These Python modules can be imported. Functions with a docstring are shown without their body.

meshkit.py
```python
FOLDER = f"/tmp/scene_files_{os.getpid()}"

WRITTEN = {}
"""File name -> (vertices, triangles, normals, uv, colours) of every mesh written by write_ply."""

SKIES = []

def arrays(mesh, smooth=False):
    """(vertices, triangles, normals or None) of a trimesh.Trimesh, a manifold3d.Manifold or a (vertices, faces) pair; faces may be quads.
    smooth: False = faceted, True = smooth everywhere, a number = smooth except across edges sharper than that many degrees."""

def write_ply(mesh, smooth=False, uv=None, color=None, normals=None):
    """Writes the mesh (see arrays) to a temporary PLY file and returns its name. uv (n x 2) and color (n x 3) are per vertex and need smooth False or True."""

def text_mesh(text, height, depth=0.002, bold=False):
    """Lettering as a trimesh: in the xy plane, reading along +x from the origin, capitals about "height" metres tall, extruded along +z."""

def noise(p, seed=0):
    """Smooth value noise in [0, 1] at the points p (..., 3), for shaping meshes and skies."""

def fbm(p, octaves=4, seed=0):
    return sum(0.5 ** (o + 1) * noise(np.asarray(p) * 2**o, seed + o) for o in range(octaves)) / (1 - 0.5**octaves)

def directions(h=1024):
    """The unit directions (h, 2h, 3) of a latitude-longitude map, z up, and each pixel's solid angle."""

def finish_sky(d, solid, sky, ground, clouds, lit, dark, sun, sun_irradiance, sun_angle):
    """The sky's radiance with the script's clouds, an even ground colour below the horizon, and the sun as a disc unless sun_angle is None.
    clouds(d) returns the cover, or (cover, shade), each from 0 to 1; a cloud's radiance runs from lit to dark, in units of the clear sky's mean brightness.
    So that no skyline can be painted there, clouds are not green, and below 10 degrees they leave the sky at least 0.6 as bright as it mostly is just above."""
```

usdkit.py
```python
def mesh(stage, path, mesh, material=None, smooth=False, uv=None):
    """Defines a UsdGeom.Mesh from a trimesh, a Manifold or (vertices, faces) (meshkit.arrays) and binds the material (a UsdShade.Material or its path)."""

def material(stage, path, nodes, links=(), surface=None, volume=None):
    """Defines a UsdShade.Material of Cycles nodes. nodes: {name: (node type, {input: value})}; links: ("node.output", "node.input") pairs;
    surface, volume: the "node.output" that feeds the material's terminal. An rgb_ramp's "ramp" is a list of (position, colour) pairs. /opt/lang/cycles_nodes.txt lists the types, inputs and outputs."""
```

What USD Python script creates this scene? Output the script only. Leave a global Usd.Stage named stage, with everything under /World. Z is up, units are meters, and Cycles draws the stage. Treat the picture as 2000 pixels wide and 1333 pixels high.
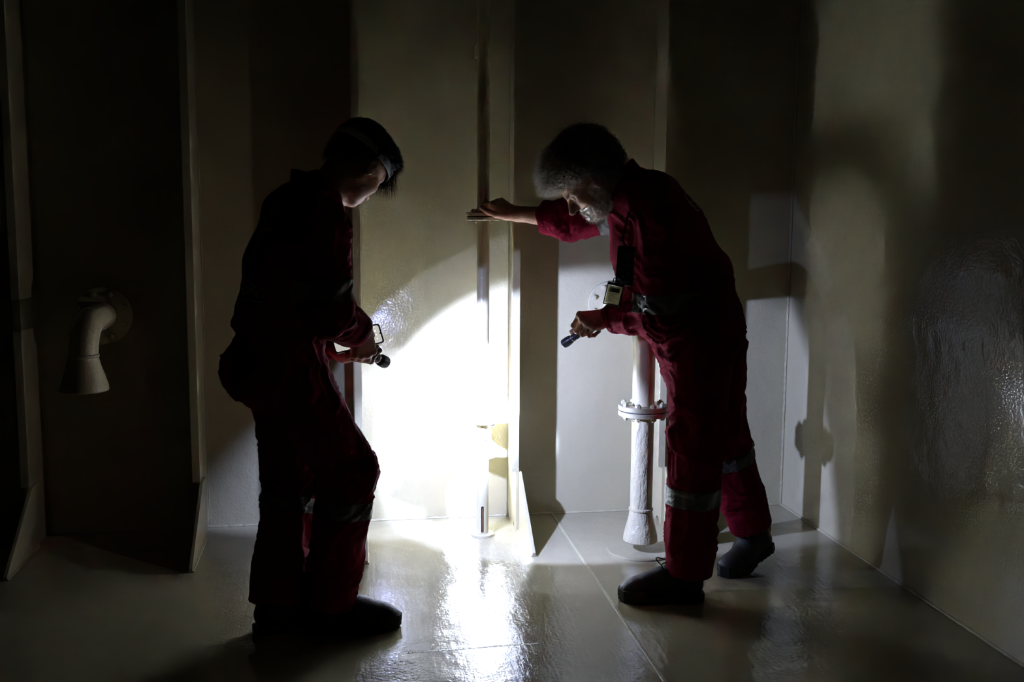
import math, random
import numpy as np
import trimesh
import usdkit, meshkit
from shapely.geometry import Polygon, Point, box as sbox
from pxr import Usd, UsdGeom, UsdLux, UsdShade, Gf, Sdf, Vt

random.seed(7)
rng = np.random.default_rng(7)
stage = Usd.Stage.CreateInMemory()
UsdGeom.SetStageUpAxis(stage, 'Z')
UsdGeom.SetStageMetersPerUnit(stage, 1.0)
UsdGeom.Xform.Define(stage, '/World')
UsdGeom.Scope.Define(stage, '/World/Looks')
V = lambda *a: np.array(a, float)
PI = math.pi


def unit(v):
    v = np.asarray(v, float)
    return v / np.linalg.norm(v)


# ------------------------------------------------------------------ camera
EYE = V(0, 0, 1.35)
FPX, PITCH, YAW, ROLL = 2000.0, 0.1205, 0.158, 0.0062


def camera_axes():
    fwd = V(math.sin(YAW) * math.cos(PITCH), math.cos(YAW) * math.cos(PITCH), -math.sin(PITCH))
    right = V(math.cos(YAW), -math.sin(YAW), 0)
    up = np.cross(right, fwd)
    c, s = math.cos(ROLL), math.sin(ROLL)
    return fwd, c * right + s * up, -s * right + c * up


FWD, RIGHT, UP = camera_axes()
cam = UsdGeom.Camera.Define(stage, '/World/camera')
cam.CreateHorizontalApertureAttr(36.0)
cam.CreateVerticalApertureAttr(36.0 * 1333 / 2000)
cam.CreateFocalLengthAttr(36.0 * FPX / 2000)
cam.CreateClippingRangeAttr((0.05, 100.0))
cam.CreateExposureAttr(4.0)
M = Gf.Matrix4d(*RIGHT, 0, *UP, 0, *(-FWD), 0, *EYE, 1)
cam.AddTransformOp().Set(M)


def J(px, py, y):
    """The point at depth y (metres from the camera along the tank) seen at a pixel of the photograph."""
    d = FWD + (px - 1000) / FPX * RIGHT - (py - 666.5) / FPX * UP
    return EYE + d * (y / d[1])


# ------------------------------------------------------------------ light: only the two torches (and the phone's screen) shine in the dark tank
TORCH_L_LENS, TORCH_L_AIM = J(752, 708, 3.60), None
TORCH_R_LENS = J(1103, 671, 3.80)
FLANGE_POINT = V(0.548, 4.21, 0.50)
AX_L = V(math.cos(math.radians(50.0)) * math.cos(math.radians(-24)), math.sin(math.radians(50.0)) * math.cos(math.radians(-24)), math.sin(math.radians(-24)))
AX_R = V(math.cos(math.radians(127.0)) * math.cos(math.radians(-31)), math.sin(math.radians(127.0)) * math.cos(math.radians(-31)), math.sin(math.radians(-31)))


def torch_light(path, lens, axis, cone, power, color, soft, radius=0.012):
    l = UsdLux.SphereLight.Define(stage, path)
    l.CreateRadiusAttr(radius)
    l.CreateIntensityAttr(power / 16.0)
    l.CreateColorAttr(Gf.Vec3f(*color))
    l.CreateNormalizeAttr(True)
    sh = UsdLux.ShapingAPI.Apply(l.GetPrim())
    sh.CreateShapingConeAngleAttr(cone)
    sh.CreateShapingConeSoftnessAttr(soft)
    z = -axis
    x = unit(np.cross(V(0, 0, 1), z))
    y = np.cross(z, x)
    p = lens + axis * 0.004
    l.AddTransformOp().Set(Gf.Matrix4d(*x, 0, *y, 0, *z, 0, *p, 1))
    return l


LIGHT_COLOR = (0.82, 0.99, 2.05)
UsdGeom.Xform.Define(stage, '/World/lights')
def aim(az, el):
    a, e = math.radians(az), math.radians(el)
    return V(math.cos(a) * math.cos(e), math.sin(a) * math.cos(e), math.sin(e))


AX_LH, AX_RH = aim(57, -23), aim(118, -37)
torch_light('/World/lights/torch_left_hot', TORCH_L_LENS, AX_LH, 9, 1600.0, LIGHT_COLOR, 1.0)
torch_light('/World/lights/torch_left_spill', TORCH_L_LENS, AX_L, 38.5, 31.0, LIGHT_COLOR, 0.17)
torch_light('/World/lights/torch_left_corona', TORCH_L_LENS, aim(51, -28), 52, 2.4, LIGHT_COLOR, 0.06)
torch_light('/World/lights/torch_right_hot', TORCH_R_LENS, AX_RH, 9.5, 2500.0, LIGHT_COLOR, 1.0)
torch_light('/World/lights/torch_right_spill', TORCH_R_LENS, AX_R, 27, 30.0, LIGHT_COLOR, 0.4)
torch_light('/World/lights/torch_right_glare', TORCH_R_LENS, aim(160, 5), 48, 1.2, (1.0, 0.94, 1.1), 1.0)


# ------------------------------------------------------------------ materials
LOOKS = '/World/Looks/'


def principled(name, color, rough=0.5, metallic=0.0, spec=0.5, bump=None, vary=0.0, vscale=3.0, extra=None, rough_var=0.0):
    """bump: list of (noise scale, height in metres, detail); vary: lightness variation."""
    nodes = {'p': ('principled_bsdf', {'base_color': color, 'roughness': rough, 'metallic': metallic, 'specular_ior_level': spec, **(extra or {})}), 'g': ('geometry', {})}
    links = []
    if vary:
        c = np.array(color)
        nodes['vn'] = ('noise_texture', {'scale': vscale, 'detail': 5.0, 'roughness': 0.6})
        nodes['vr'] = ('rgb_ramp', {'ramp': [(0.25, tuple(c * (1 - vary))), (0.75, tuple(np.minimum(c * (1 + vary), 1)))]})
        links += [('g.position', 'vn.vector'), ('vn.fac', 'vr.fac'), ('vr.color', 'p.base_color')]
    if rough_var:
        nodes['rn'] = ('noise_texture', {'scale': 6.0, 'detail': 4.0})
        nodes['rm'] = ('map_range', {'from_min': 0.3, 'from_max': 0.7, 'to_min': max(rough - rough_var, 0.03), 'to_max': rough + rough_var, 'clamp': True})
        links += [('g.position', 'rn.vector'), ('rn.fac', 'rm.value'), ('rm.result', 'p.roughness')]
    prev = None
    for i, b in enumerate(bump or []):
        scale, height, detail = b[:3]
        nodes[f'n{i}'] = ('noise_texture', {'scale': scale, 'detail': detail})
        nodes[f'b{i}'] = ('bump', {'strength': 1.0, 'distance': height})
        if len(b) > 3:
            nodes[f'm{i}'] = ('mapping', {'scale': b[3]})
            links += [('g.position', f'm{i}.vector'), (f'm{i}.vector', f'n{i}.vector')]
        else:
            links += [('g.position', f'n{i}.vector')]
        links += [(f'n{i}.fac', f'b{i}.height')]
        if prev:
            links.append((f'{prev}.normal', f'b{i}.normal'))
        prev = f'b{i}'
    if prev:
        links.append((f'{prev}.normal', 'p.normal'))
    return usdkit.material(stage, LOOKS + name, nodes, links, surface='p.BSDF')


PAINT = (0.45, 0.408, 0.236)
MAT = {}
MAT['wall'] = principled('wall_paint', PAINT, 0.115, bump=[(7.0, 0.006, 2.0), (110.0, 0.0011, 2.0)], vary=0.05, vscale=1.7, rough_var=0.03)
MAT['floor'] = principled('floor_paint', (0.34, 0.308, 0.18), 0.13, spec=0.62, bump=[(5.0, 0.006, 2.0), (70.0, 0.0009, 3.0), (60.0, 0.0008, 3.0, (1.0, 0.12, 1.0))], vary=0.05, vscale=2.2, rough_var=0.06)
MAT['steel_paint'] = principled('stiffener_paint', PAINT, 0.25, bump=[(9.0, 0.004, 2.0), (120.0, 0.0009, 2.0)], vary=0.05, vscale=2.0)
MAT['weld'] = principled('weld_paint', (0.44, 0.40, 0.234), 0.3, bump=[(150.0, 0.003, 2.0)])
MAT['pipe'] = principled('pipe_paint', (0.47, 0.43, 0.26), 0.26, bump=[(28.0, 0.002, 4.0), (130.0, 0.001, 2.0)], vary=0.05, vscale=6.0)
MAT['pipe_rough'] = principled('pipe_crinkled_paint', (0.47, 0.43, 0.26), 0.3, bump=[(34.0, 0.010, 4.0, (1.0, 1.0, 0.45)), (150.0, 0.002, 2.0)], vary=0.06, vscale=8.0)
MAT['gasket'] = principled('gasket_black', (0.02, 0.02, 0.018), 0.7)
MAT['rust'] = principled('slot_rust', (0.09, 0.045, 0.014), 0.85, bump=[(200.0, 0.003, 3.0)], vary=0.5, vscale=60.0)
MAT['cloth'] = principled('red_cotton', (0.20, 0.004, 0.024), 0.9, spec=0.08, bump=[(45.0, 0.004, 3.0), (500.0, 0.0006, 2.0)], vary=0.15, vscale=9.0, extra={'sheen_weight': 0.0, 'sheen_roughness': 0.5, 'sheen_tint': (1.0, 0.5, 0.6)})
MAT['tape'] = principled('reflective_tape', (0.12, 0.135, 0.122), 0.45, metallic=0.2, bump=[(60.0, 0.003, 3.0), (900.0, 0.0005, 1.0)])
MAT['print'] = principled('pale_print', (0.66, 0.62, 0.54), 0.75)
MAT['skin_a'] = principled('skin_light_tan', (0.40, 0.215, 0.125), 0.62, spec=0.3, bump=[(90.0, 0.0015, 3.0), (600.0, 0.0004, 2.0)], vary=0.12, vscale=18.0, extra={'subsurface_weight': 0.0})
MAT['skin_b'] = principled('skin_fair', (0.46, 0.26, 0.165), 0.6, spec=0.3, bump=[(80.0, 0.002, 3.0), (600.0, 0.0005, 2.0)], vary=0.15, vscale=22.0)
MAT['nail'] = principled('finger_nail', (0.60, 0.40, 0.31), 0.3)
MAT['lip'] = principled('lip_skin', (0.42, 0.17, 0.14), 0.45)
MAT['eye'] = principled('eye_white', (0.55, 0.53, 0.50), 0.35)
MAT['iris'] = principled('eye_iris', (0.03, 0.018, 0.012), 0.1)
MAT['hair_black'] = principled('hair_black', (0.012, 0.010, 0.009), 0.6, spec=0.25)
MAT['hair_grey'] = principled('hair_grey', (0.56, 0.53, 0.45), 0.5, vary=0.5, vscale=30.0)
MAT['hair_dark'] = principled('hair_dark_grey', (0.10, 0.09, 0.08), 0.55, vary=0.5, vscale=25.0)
MAT['boot'] = principled('boot_black', (0.018, 0.018, 0.018), 0.6, bump=[(200.0, 0.0012, 2.0)])
MAT['sole'] = principled('boot_sole', (0.015, 0.015, 0.015), 0.75)
MAT['lace'] = principled('boot_lace', (0.03, 0.03, 0.03), 0.7)
MAT['eyelet'] = principled('boot_eyelet', (0.45, 0.38, 0.22), 0.35, metallic=0.9)
MAT['plastic'] = principled('black_plastic', (0.016, 0.017, 0.018), 0.38)
MAT['rubber'] = principled('black_rubber', (0.02, 0.02, 0.02), 0.65)
MAT['grey_plastic'] = principled('grey_plastic', (0.30, 0.31, 0.31), 0.4)
MAT['white_strap'] = principled('white_strap', (0.40, 0.42, 0.42), 0.7, bump=[(600.0, 0.0005, 1.0)])
MAT['dark_strap'] = principled('dark_strap', (0.05, 0.055, 0.06), 0.75, bump=[(600.0, 0.0005, 1.0)])
MAT['green'] = principled('olive_torch_body', (0.12, 0.17, 0.015), 0.35)
MAT['chrome'] = principled('bright_metal', (0.75, 0.75, 0.74), 0.2, metallic=1.0)
MAT['card'] = usdkit.material(stage, LOOKS + 'badge_card', {'d': ('diffuse_bsdf', {'color': (0.66, 0.64, 0.48)}), 't': ('translucent_bsdf', {'color': (0.62, 0.60, 0.42)}), 'm': ('mix_closure', {'fac': 0.5})}, [('d.BSDF', 'm.closure1'), ('t.BSDF', 'm.closure2')], surface='m.closure')
MAT['card_blue'] = principled('badge_photo', (0.30, 0.36, 0.40), 0.45)
MAT['card_print'] = principled('badge_print', (0.25, 0.25, 0.22), 0.5)
MAT['clear'] = usdkit.material(stage, LOOKS + 'clear_sleeve', {'t': ('transparent_bsdf', {'color': (0.95, 0.95, 0.95)}), 'g': ('glossy_bsdf', {'roughness': 0.12}), 'f': ('fresnel', {'IOR': 1.5}), 'm': ('mix_closure', {})}, [('f.fac', 'm.fac'), ('t.BSDF', 'm.closure1'), ('g.BSDF', 'm.closure2')], surface='m.closure')
MAT['screen'] = usdkit.material(stage, LOOKS + 'phone_screen', {'e': ('emission', {'color': (0.86, 0.86, 0.80), 'strength': 0.62 / 16})}, [], surface='e.emission')
MAT['icon'] = usdkit.material(stage, LOOKS + 'phone_icons', {'e': ('emission', {'color': (1, 1, 1), 'strength': 1.2 / 16})}, [], surface='e.emission')
MAT['lens'] = usdkit.material(stage, LOOKS + 'torch_lens_lit', {'e': ('emission', {'color': (0.9, 0.95, 1.0), 'strength': 30.0 / 16})}, [], surface='e.emission')

# ------------------------------------------------------------------ scene helpers
USED = {}


def free(path):
    n = USED.get(path, -1) + 1
    USED[path] = n
    return path if n == 0 else f'{path}_{n:03d}'


def thing(name, label, cat, group=None, loc=None):
    path = free('/World/' + name)
    x = UsdGeom.Xform.Define(stage, path)
    if loc is not None:
        x.AddTranslateOp().Set(Gf.Vec3d(*map(float, loc)))
    tag(x.GetPrim(), label, cat, group)
    ORIGIN[path] = np.zeros(3) if loc is None else np.asarray(loc, float)
    return path


ORIGIN = {}


def tag(prim, label=None, cat=None, group=None, kind=None):
    for k, v in (('label', label), ('category', cat), ('group', group), ('kind', kind)):
        if v:
            prim.SetCustomDataByKey(k, v)


def top_of(path):
    return '/' + '/'.join(path.split('/')[1:3])


def part(parent, name, mesh, mat, smooth=30, label=None):
    """One Mesh prim under parent; the mesh is given in world coordinates."""
    path = free(parent + '/' + name)
    o = ORIGIN.get(top_of(path), np.zeros(3))
    if isinstance(mesh, trimesh.Trimesh):
        v, f = np.array(mesh.vertices), np.array(mesh.faces)
    elif hasattr(mesh, 'to_mesh'):
        q = mesh.to_mesh()
        v, f = np.array(q.vert_properties[:, :3]), np.array(q.tri_verts)
    else:
        v, f = mesh
    p = usdkit.mesh(stage, path, trimesh.Trimesh(v - o, f, process=False), MAT[mat] if isinstance(mat, str) else mat, smooth=smooth).GetPrim()
    if label:
        p.SetCustomDataByKey('label', label)
    return path


def structure(name, mesh, mat, smooth=30):
    path = part('/World', name, mesh, mat, smooth)
    tag(stage.GetPrimAtPath(path), kind='structure')
    return path


def solo(name, mesh, mat, label, cat, group=None, smooth=30):
    path = part('/World', name, mesh, mat, smooth)
    tag(stage.GetPrimAtPath(path), label, cat, group)
    return path


def curves(parent, name, pts, counts, widths, mat, kind=None):
    path = free(parent + '/' + name)
    o = ORIGIN.get(top_of(path), np.zeros(3))
    c = UsdGeom.BasisCurves.Define(stage, path)
    c.CreateTypeAttr('linear')
    c.CreatePointsAttr(Vt.Vec3fArray.FromNumpy((np.asarray(pts) - o).astype(np.float32)))
    c.CreateCurveVertexCountsAttr(Vt.IntArray.FromNumpy(np.asarray(counts, np.int32)))
    c.CreateWidthsAttr(Vt.FloatArray.FromNumpy(np.asarray(widths, np.float32)))
    c.SetWidthsInterpolation('vertex')
    UsdShade.MaterialBindingAPI.Apply(c.GetPrim()).Bind(MAT[mat])
    if kind:
        c.GetPrim().SetCustomDataByKey('kind', kind)
    return path


# ------------------------------------------------------------------ shape helpers
def box(x0, x1, y0, y1, z0, z1):
    m = trimesh.creation.box([x1 - x0, y1 - y0, z1 - z0])
    m.apply_translation([(x0 + x1) / 2, (y0 + y1) / 2, (z0 + z1) / 2])
    return m


def frame(x, y, z, o):
    t = np.eye(4)
    t[:3, 0], t[:3, 1], t[:3, 2], t[:3, 3] = x, y, z, o
    return t


def basis(z, hint=(0, 0, 1)):
    z = unit(z)
    h = np.asarray(hint, float)
    if abs(z @ unit(h)) > 0.95:
        h = V(1, 0, 0)
    x = unit(np.cross(h, z))
    return x, np.cross(z, x), z


def placed(m, t):
    m = m.copy()
    m.apply_transform(t)
    return m


def lathe(profile, n=48):
    """profile: (radius, z) points; closed at the axis where radius 0."""
    prof = np.array(profile, float)
    a = np.linspace(0, 2 * PI, n, endpoint=False)
    v = np.stack([prof[:, None, 0] * np.cos(a), prof[:, None, 0] * np.sin(a), np.broadcast_to(prof[:, None, 1], (len(prof), n))], -1).reshape(-1, 3)
    i, j = np.meshgrid(np.arange(len(prof) - 1), np.arange(n), indexing='ij')
    k = (j + 1) % n
    q = np.stack([i * n + j, i * n + k, (i + 1) * n + k, (i + 1) * n + j], -1).reshape(-1, 4)
    m = trimesh.Trimesh(v, np.vstack([q[:, [0, 1, 2]], q[:, [0, 2, 3]]]), process=False)
    m.merge_vertices(digits_vertex=7)
    m.update_faces(m.nondegenerate_faces())
    m.fix_normals()
    return m


def sweep(points, radii, sides=24, caps=True):
    """A tube along a polyline with parallel-transported rings."""
    p = np.asarray(points, float)
    n = len(p)
    r = np.broadcast_to(np.asarray(radii, float), (n,))
    t = np.gradient(p, axis=0)
    t /= np.linalg.norm(t, axis=1)[:, None]
    x, y, _ = basis(t[0])
    rings = []
    a = np.linspace(0, 2 * PI, sides, endpoint=False)
    for i in range(n):
        x = unit(x - (x @ t[i]) * t[i])
        y = np.cross(t[i], x)
        rings.append(p[i] + r[i] * (np.cos(a)[:, None] * x + np.sin(a)[:, None] * y))
    v = np.vstack(rings)
    i, j = np.meshgrid(np.arange(n - 1), np.arange(sides), indexing='ij')
    k = (j + 1) % sides
    f = np.stack([i * sides + j, i * sides + k, (i + 1) * sides + k, (i + 1) * sides + j], -1).reshape(-1, 4)
    f = np.vstack([f[:, [0, 1, 2]], f[:, [0, 2, 3]]])
    if caps:
        c0, c1 = len(v), len(v) + 1
        v = np.vstack([v, p[:1], p[-1:]])
        jj = np.arange(sides)
        kk = (jj + 1) % sides
        b = (n - 1) * sides
        f = np.vstack([f, np.stack([np.full(sides, c0), kk, jj], 1), np.stack([np.full(sides, c1), b + jj, b + kk], 1)])
    return trimesh.Trimesh(v, f, process=False)


def extrude(poly, h):
    if hasattr(poly, 'geoms'):
        return trimesh.util.concatenate([trimesh.creation.extrude_polygon(g, h, engine='earcut') for g in poly.geoms])
    return trimesh.creation.extrude_polygon(poly, h, engine='earcut')


def hexbolt(z0, head_r=0.0125, head_h=0.011, stud=True):
    """A painted hexagon head (axis +z from z0)."""
    a = np.arange(6) * PI / 3
    prof = [(head_r, 0), (head_r, head_h * 0.8), (head_r * 0.86, head_h)]
    m = lathe([(0, z0)] + [(r, z0 + z) for r, z in prof] + [(0, z0 + head_h)], 6)
    if stud:
        m = trimesh.util.concatenate([m, lathe([(0, z0 + head_h), (head_r * 0.5, z0 + head_h), (head_r * 0.5, z0 + head_h * 1.45), (0, z0 + head_h * 1.5)], 10)])
    return m


join = trimesh.util.concatenate


def bead(points, r=0.004, seed=0, step=0.007):
    """A weld bead: a lumpy rod along a polyline."""
    p = np.asarray(points, float)
    seg = np.linalg.norm(np.diff(p, axis=0), axis=1)
    s = np.concatenate([[0], np.cumsum(seg)])
    u = np.linspace(0, s[-1], max(3, int(s[-1] / step)))
    q = np.stack([np.interp(u, s, p[:, k]) for k in range(3)], 1)
    rr = r * (0.8 + 0.5 * meshkit.noise(np.stack([u / (step * 2.2), u * 0, u * 0], 1), seed))
    return sweep(q, rr, 6)


# ------------------------------------------------------------------ the tank: floor, walls, ceiling
YB, XR, XL, YF, ZC = 4.484, 2.015, -9.0, -14.0, 7.5


def plate(x0, x1, y0, y1, z0, z1):
    return box(x0, x1, y0, y1, z0, z1)


FLOOR = structure('floor', plate(XL, XR, YF, YB, -0.03, 0.0), 'floor')
WALL_BACK = structure('wall_back', plate(XL, XR + 0.03, YB, YB + 0.03, -0.03, ZC), 'wall')
WALL_RIGHT = structure('wall_right', plate(XR, XR + 0.03, YF, YB, -0.03, ZC), 'wall')
structure('wall_left', plate(XL - 0.03, XL, YF, YB, -0.03, ZC), 'wall')
structure('wall_front', plate(XL, XR, YF - 0.03, YF, -0.03, ZC), 'wall')
structure('ceiling', plate(XL, XR, YF, YB, ZC, ZC + 0.03), 'wall')

# welds: floor plate seams, the corners, and the ghost of a square pad on the right wall
def seam(parent, pts, w, h, mat='weld', name='weld_seam'):
    p = np.asarray(pts, float)
    d = unit(p[-1] - p[0])
    L = np.linalg.norm(p[-1] - p[0])
    prof = Polygon([(-w, -0.002), (w, -0.002), (w * 0.6, h), (-w * 0.6, h)])
    m = extrude(prof, L)
    x = unit(np.cross(d, V(0, 0, 1)))
    m.apply_transform(frame(x, np.cross(d, x) * (1 if np.cross(d, x)[2] > 0 else -1), d, p[0]))
    m.fix_normals()
    return part(parent, name, m, mat)


seam(FLOOR, [(0.905, YB, 0), (0.885, -0.5, 0)], 0.007, 0.0035)
seam(FLOOR, [(0.16, 3.06, 0), (0.58, 3.075, 0)], 0.008, 0.0005)
part(WALL_BACK, 'corner_weld', bead([(XR - 0.004, YB - 0.004, 0.01), (XR - 0.004, YB - 0.004, ZC)], 0.006, 3), 'weld')
part(WALL_BACK, 'floor_weld', bead([(-3.0, YB - 0.003, 0.002), (XR, YB - 0.003, 0.002)], 0.006, 4), 'weld')
part(WALL_RIGHT, 'floor_weld', bead([(XR - 0.003, YB, 0.002), (XR - 0.003, 1.5, 0.002)], 0.006, 5), 'weld')
zc, yc, a = 0.885, 2.67, 0.05
part(WALL_RIGHT, 'pad_weld', bead([(XR, yc - a, zc - a * 0.8), (XR, yc + a * 0.9, zc - a * 1.1), (XR, yc + a, zc + a * 0.7), (XR, yc - a, zc + a), (XR, yc - a, zc - a * 0.8)], 0.0045, 6), 'weld')

# ------------------------------------------------------------------ stiffeners: bulb-flat webs with lapped floor brackets
STIFF_X = [-1.945, -1.282, -0.621, 0.040, 0.704, 1.356]
STIFF_LABEL = ['bulb stiffener on the dark back wall outside the left edge of view', 'dim bulb stiffener at the far left edge, left of the short bellmouth pipe', 'bulb stiffener with lit right face between the dark bellmouth pipe and the headlamp man', 'bulb stiffener right behind the torch and phone of the man with the headlamp', 'bulb stiffener casting the broad sharp shadow, just right of the thin sounding pipe', 'bulb stiffener rising behind the curly haired man and the thick suction pipe']
YW, ZK, YT = 4.25, 0.262, 3.90      # front edge of the web, height of the bracket's knuckle, toe of the bracket


def stiffener(x, label, i):
    t = thing('wall_stiffener', label, 'stiffener', None, (x, YB, 0))
    tw = 0.011
    # web with a rat hole at the wall and floor corner (profile in y, z; extruded along x)
    web = Polygon([(YW, 0.0), (YB, 0.0), (YB, ZC), (YW, ZC)]).difference(Point(YB, 0).buffer(0.034)).difference(Point(YW + 0.055, 0).buffer(0.024))
    m = extrude(web, tw)
    m.apply_transform(frame(V(0, 1, 0), V(0, 0, 1), V(1, 0, 0), V(x - tw / 2, 0, 0)))
    part(t, 'web', m, 'steel_paint')
    # bulb along the front edge, to the left, ending in a square cut above the bracket
    bulb = Polygon([(0, 0), (-0.030, 0.0), (-0.034, 0.004), (-0.035, 0.012), (-0.031, 0.020), (-0.010, 0.034), (0, 0.040)])
    b = extrude(bulb, ZC - ZK)
    b.apply_transform(frame(V(1, 0, 0), V(0, 1, 0), V(0, 0, 1), V(x + tw / 2 + 0.0008, YW - 0.0008, ZK)))
    part(t, 'bulb', b, 'steel_paint')
    br = Polygon([(YT, 0), (YT - 0.002, 0.016), (YW - 0.004, ZK), (YW + 0.085, ZK), (YW + 0.085, 0)]).difference(Point(YW + 0.085, 0).buffer(0.026))
    m = extrude(br, 0.012)
    m.apply_transform(frame(V(0, 1, 0), V(0, 0, 1), V(1, 0, 0), V(x + tw / 2 + 0.0005, 0, 0)))
    part(t, 'bracket', m, 'steel_paint')
    w = [bead([(x + s * (tw / 2 + 0.002), YB - 0.002, 0.036), (x + s * (tw / 2 + 0.002), YB - 0.001, ZC)], 0.0024, 10 + i + s) for s in (-1, 1)]
    part(t, 'wall_weld', join(w), 'weld')
    part(t, 'floor_weld', join([bead([(x + tw / 2 + 0.013, YT, 0.002), (x + tw / 2 + 0.013, YW + 0.055, 0.002)], 0.005, 30 + i), bead([(x + tw / 2, YT, 0.002), (x + tw / 2, YW, 0.002)], 0.005, 33 + i)]), 'weld')
    part(t, 'bracket_weld', bead([(x + tw / 2 + 0.004, YW + 0.086, 0.03), (x + tw / 2 + 0.004, YW + 0.086, ZK)], 0.004, 40 + i), 'weld')


for i, (x, lab) in enumerate(zip(STIFF_X[1:], STIFF_LABEL[1:])):
    stiffener(x, lab, i)


# ------------------------------------------------------------------ pipes
def flange_pair(t, c, axis, R, thick, bore, nb, boltc, head=0.012, hint=(0, 0, 1), single=False, start=0.3):
    x, y, z = basis(axis, hint)
    T = frame(x, y, z, c)
    e = 0.003
    disc = lambda z0, z1: lathe([(bore, z0), (R - e, z0), (R, z0 + e), (R, z1 - e), (R - e, z1), (bore, z1), (bore, z0)], 56)
    if single:
        part(t, 'flange', placed(disc(0, thick), T), 'pipe')
        tops = [(thick, 1)]
    else:
        part(t, 'flange', placed(disc(0.002, thick), T), 'pipe')
        part(t, 'flange', placed(disc(-thick, -0.002), T), 'pipe')
        part(t, 'gasket', placed(lathe([(bore, -0.0019), (R - 0.007, -0.0019), (R - 0.007, 0.0019), (bore, 0.0019), (bore, -0.0019)], 40), T), 'gasket')
        tops = [(thick, 1), (-thick, -1)]
    for k in range(nb):
        a = start + 2 * PI * k / nb
        for z0, s in tops:
            b = hexbolt(0, head, head * 0.85)
            if s < 0:
                b.apply_transform(trimesh.transformations.rotation_matrix(PI, [1, 0, 0]))
            b.apply_transform(trimesh.transformations.rotation_matrix(k * 1.7, [0, 0, 1]))
            b.apply_translation([boltc * math.cos(a), boltc * math.sin(a), z0])
            part(t, 'bolt', placed(b, T), 'pipe')


# the thin sounding pipe between the third and fourth stiffener
XT, YT_, = 0.548, 4.21
R1 = 0.0258
t = thing('sounding_pipe', 'thin vertical sounding pipe with two bolted flanges, gripped by the curly haired man', 'pipe', None, (XT, YT_, 0))
ZF1, ZF2 = 1.352, 0.508
tube = lathe([(R1, ZF1), (R1, ZC), (0, ZC), (0, ZF1), (R1, ZF1)], 32)
part(t, 'pipe', placed(lathe([(0, ZF1), (R1, ZF1), (R1, ZC), (0, ZC)], 32), frame(V(1, 0, 0), V(0, 1, 0), V(0, 0, 1), V(XT, YT_, 0))), 'pipe')
part(t, 'pipe', placed(lathe([(0, ZF2), (R1, ZF2), (R1, ZF1), (0, ZF1)], 32), frame(V(1, 0, 0), V(0, 1, 0), V(0, 0, 1), V(XT, YT_, 0))), 'pipe')
# slotted lower length: a tube with a drain slot cut through its front
low = trimesh.creation.annulus(R1 * 0.8, R1, ZF2 - 0.012)
low.apply_translation([XT, YT_, (ZF2 - 0.012) / 2 + 0.012])
slot_dir = unit(V(-0.12, -0.99, 0))
cut = extrude(Point(0, 0).buffer(0.0055).union(sbox(-0.0055, 0, 0.0055, 0.105)).union(Point(0, 0.105).buffer(0.0055)), 0.04)
cut.apply_transform(frame(np.cross(V(0, 0, 1), slot_dir), V(0, 0, 1), slot_dir, V(XT, YT_, 0.022)))
try:
    low = trimesh.boolean.difference([low, cut], engine='manifold')
except Exception:
    pass
part(t, 'slotted_pipe', low, 'pipe', label='lower length with a drain slot')
rc = lathe([(0, 0.013), (R1 * 0.78, 0.013), (R1 * 0.78, 0.16), (0, 0.16)], 20)
rc.apply_translation([XT, YT_, 0])
part(t, 'slot_rust', rc, 'rust', label='rusty inside seen through the slot')
bp = lathe([(0, 0), (0.05, 0), (0.05, 0.009), (0.047, 0.012), (0, 0.012)], 40)
bp.apply_translation([XT, YT_, 0])
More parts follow.
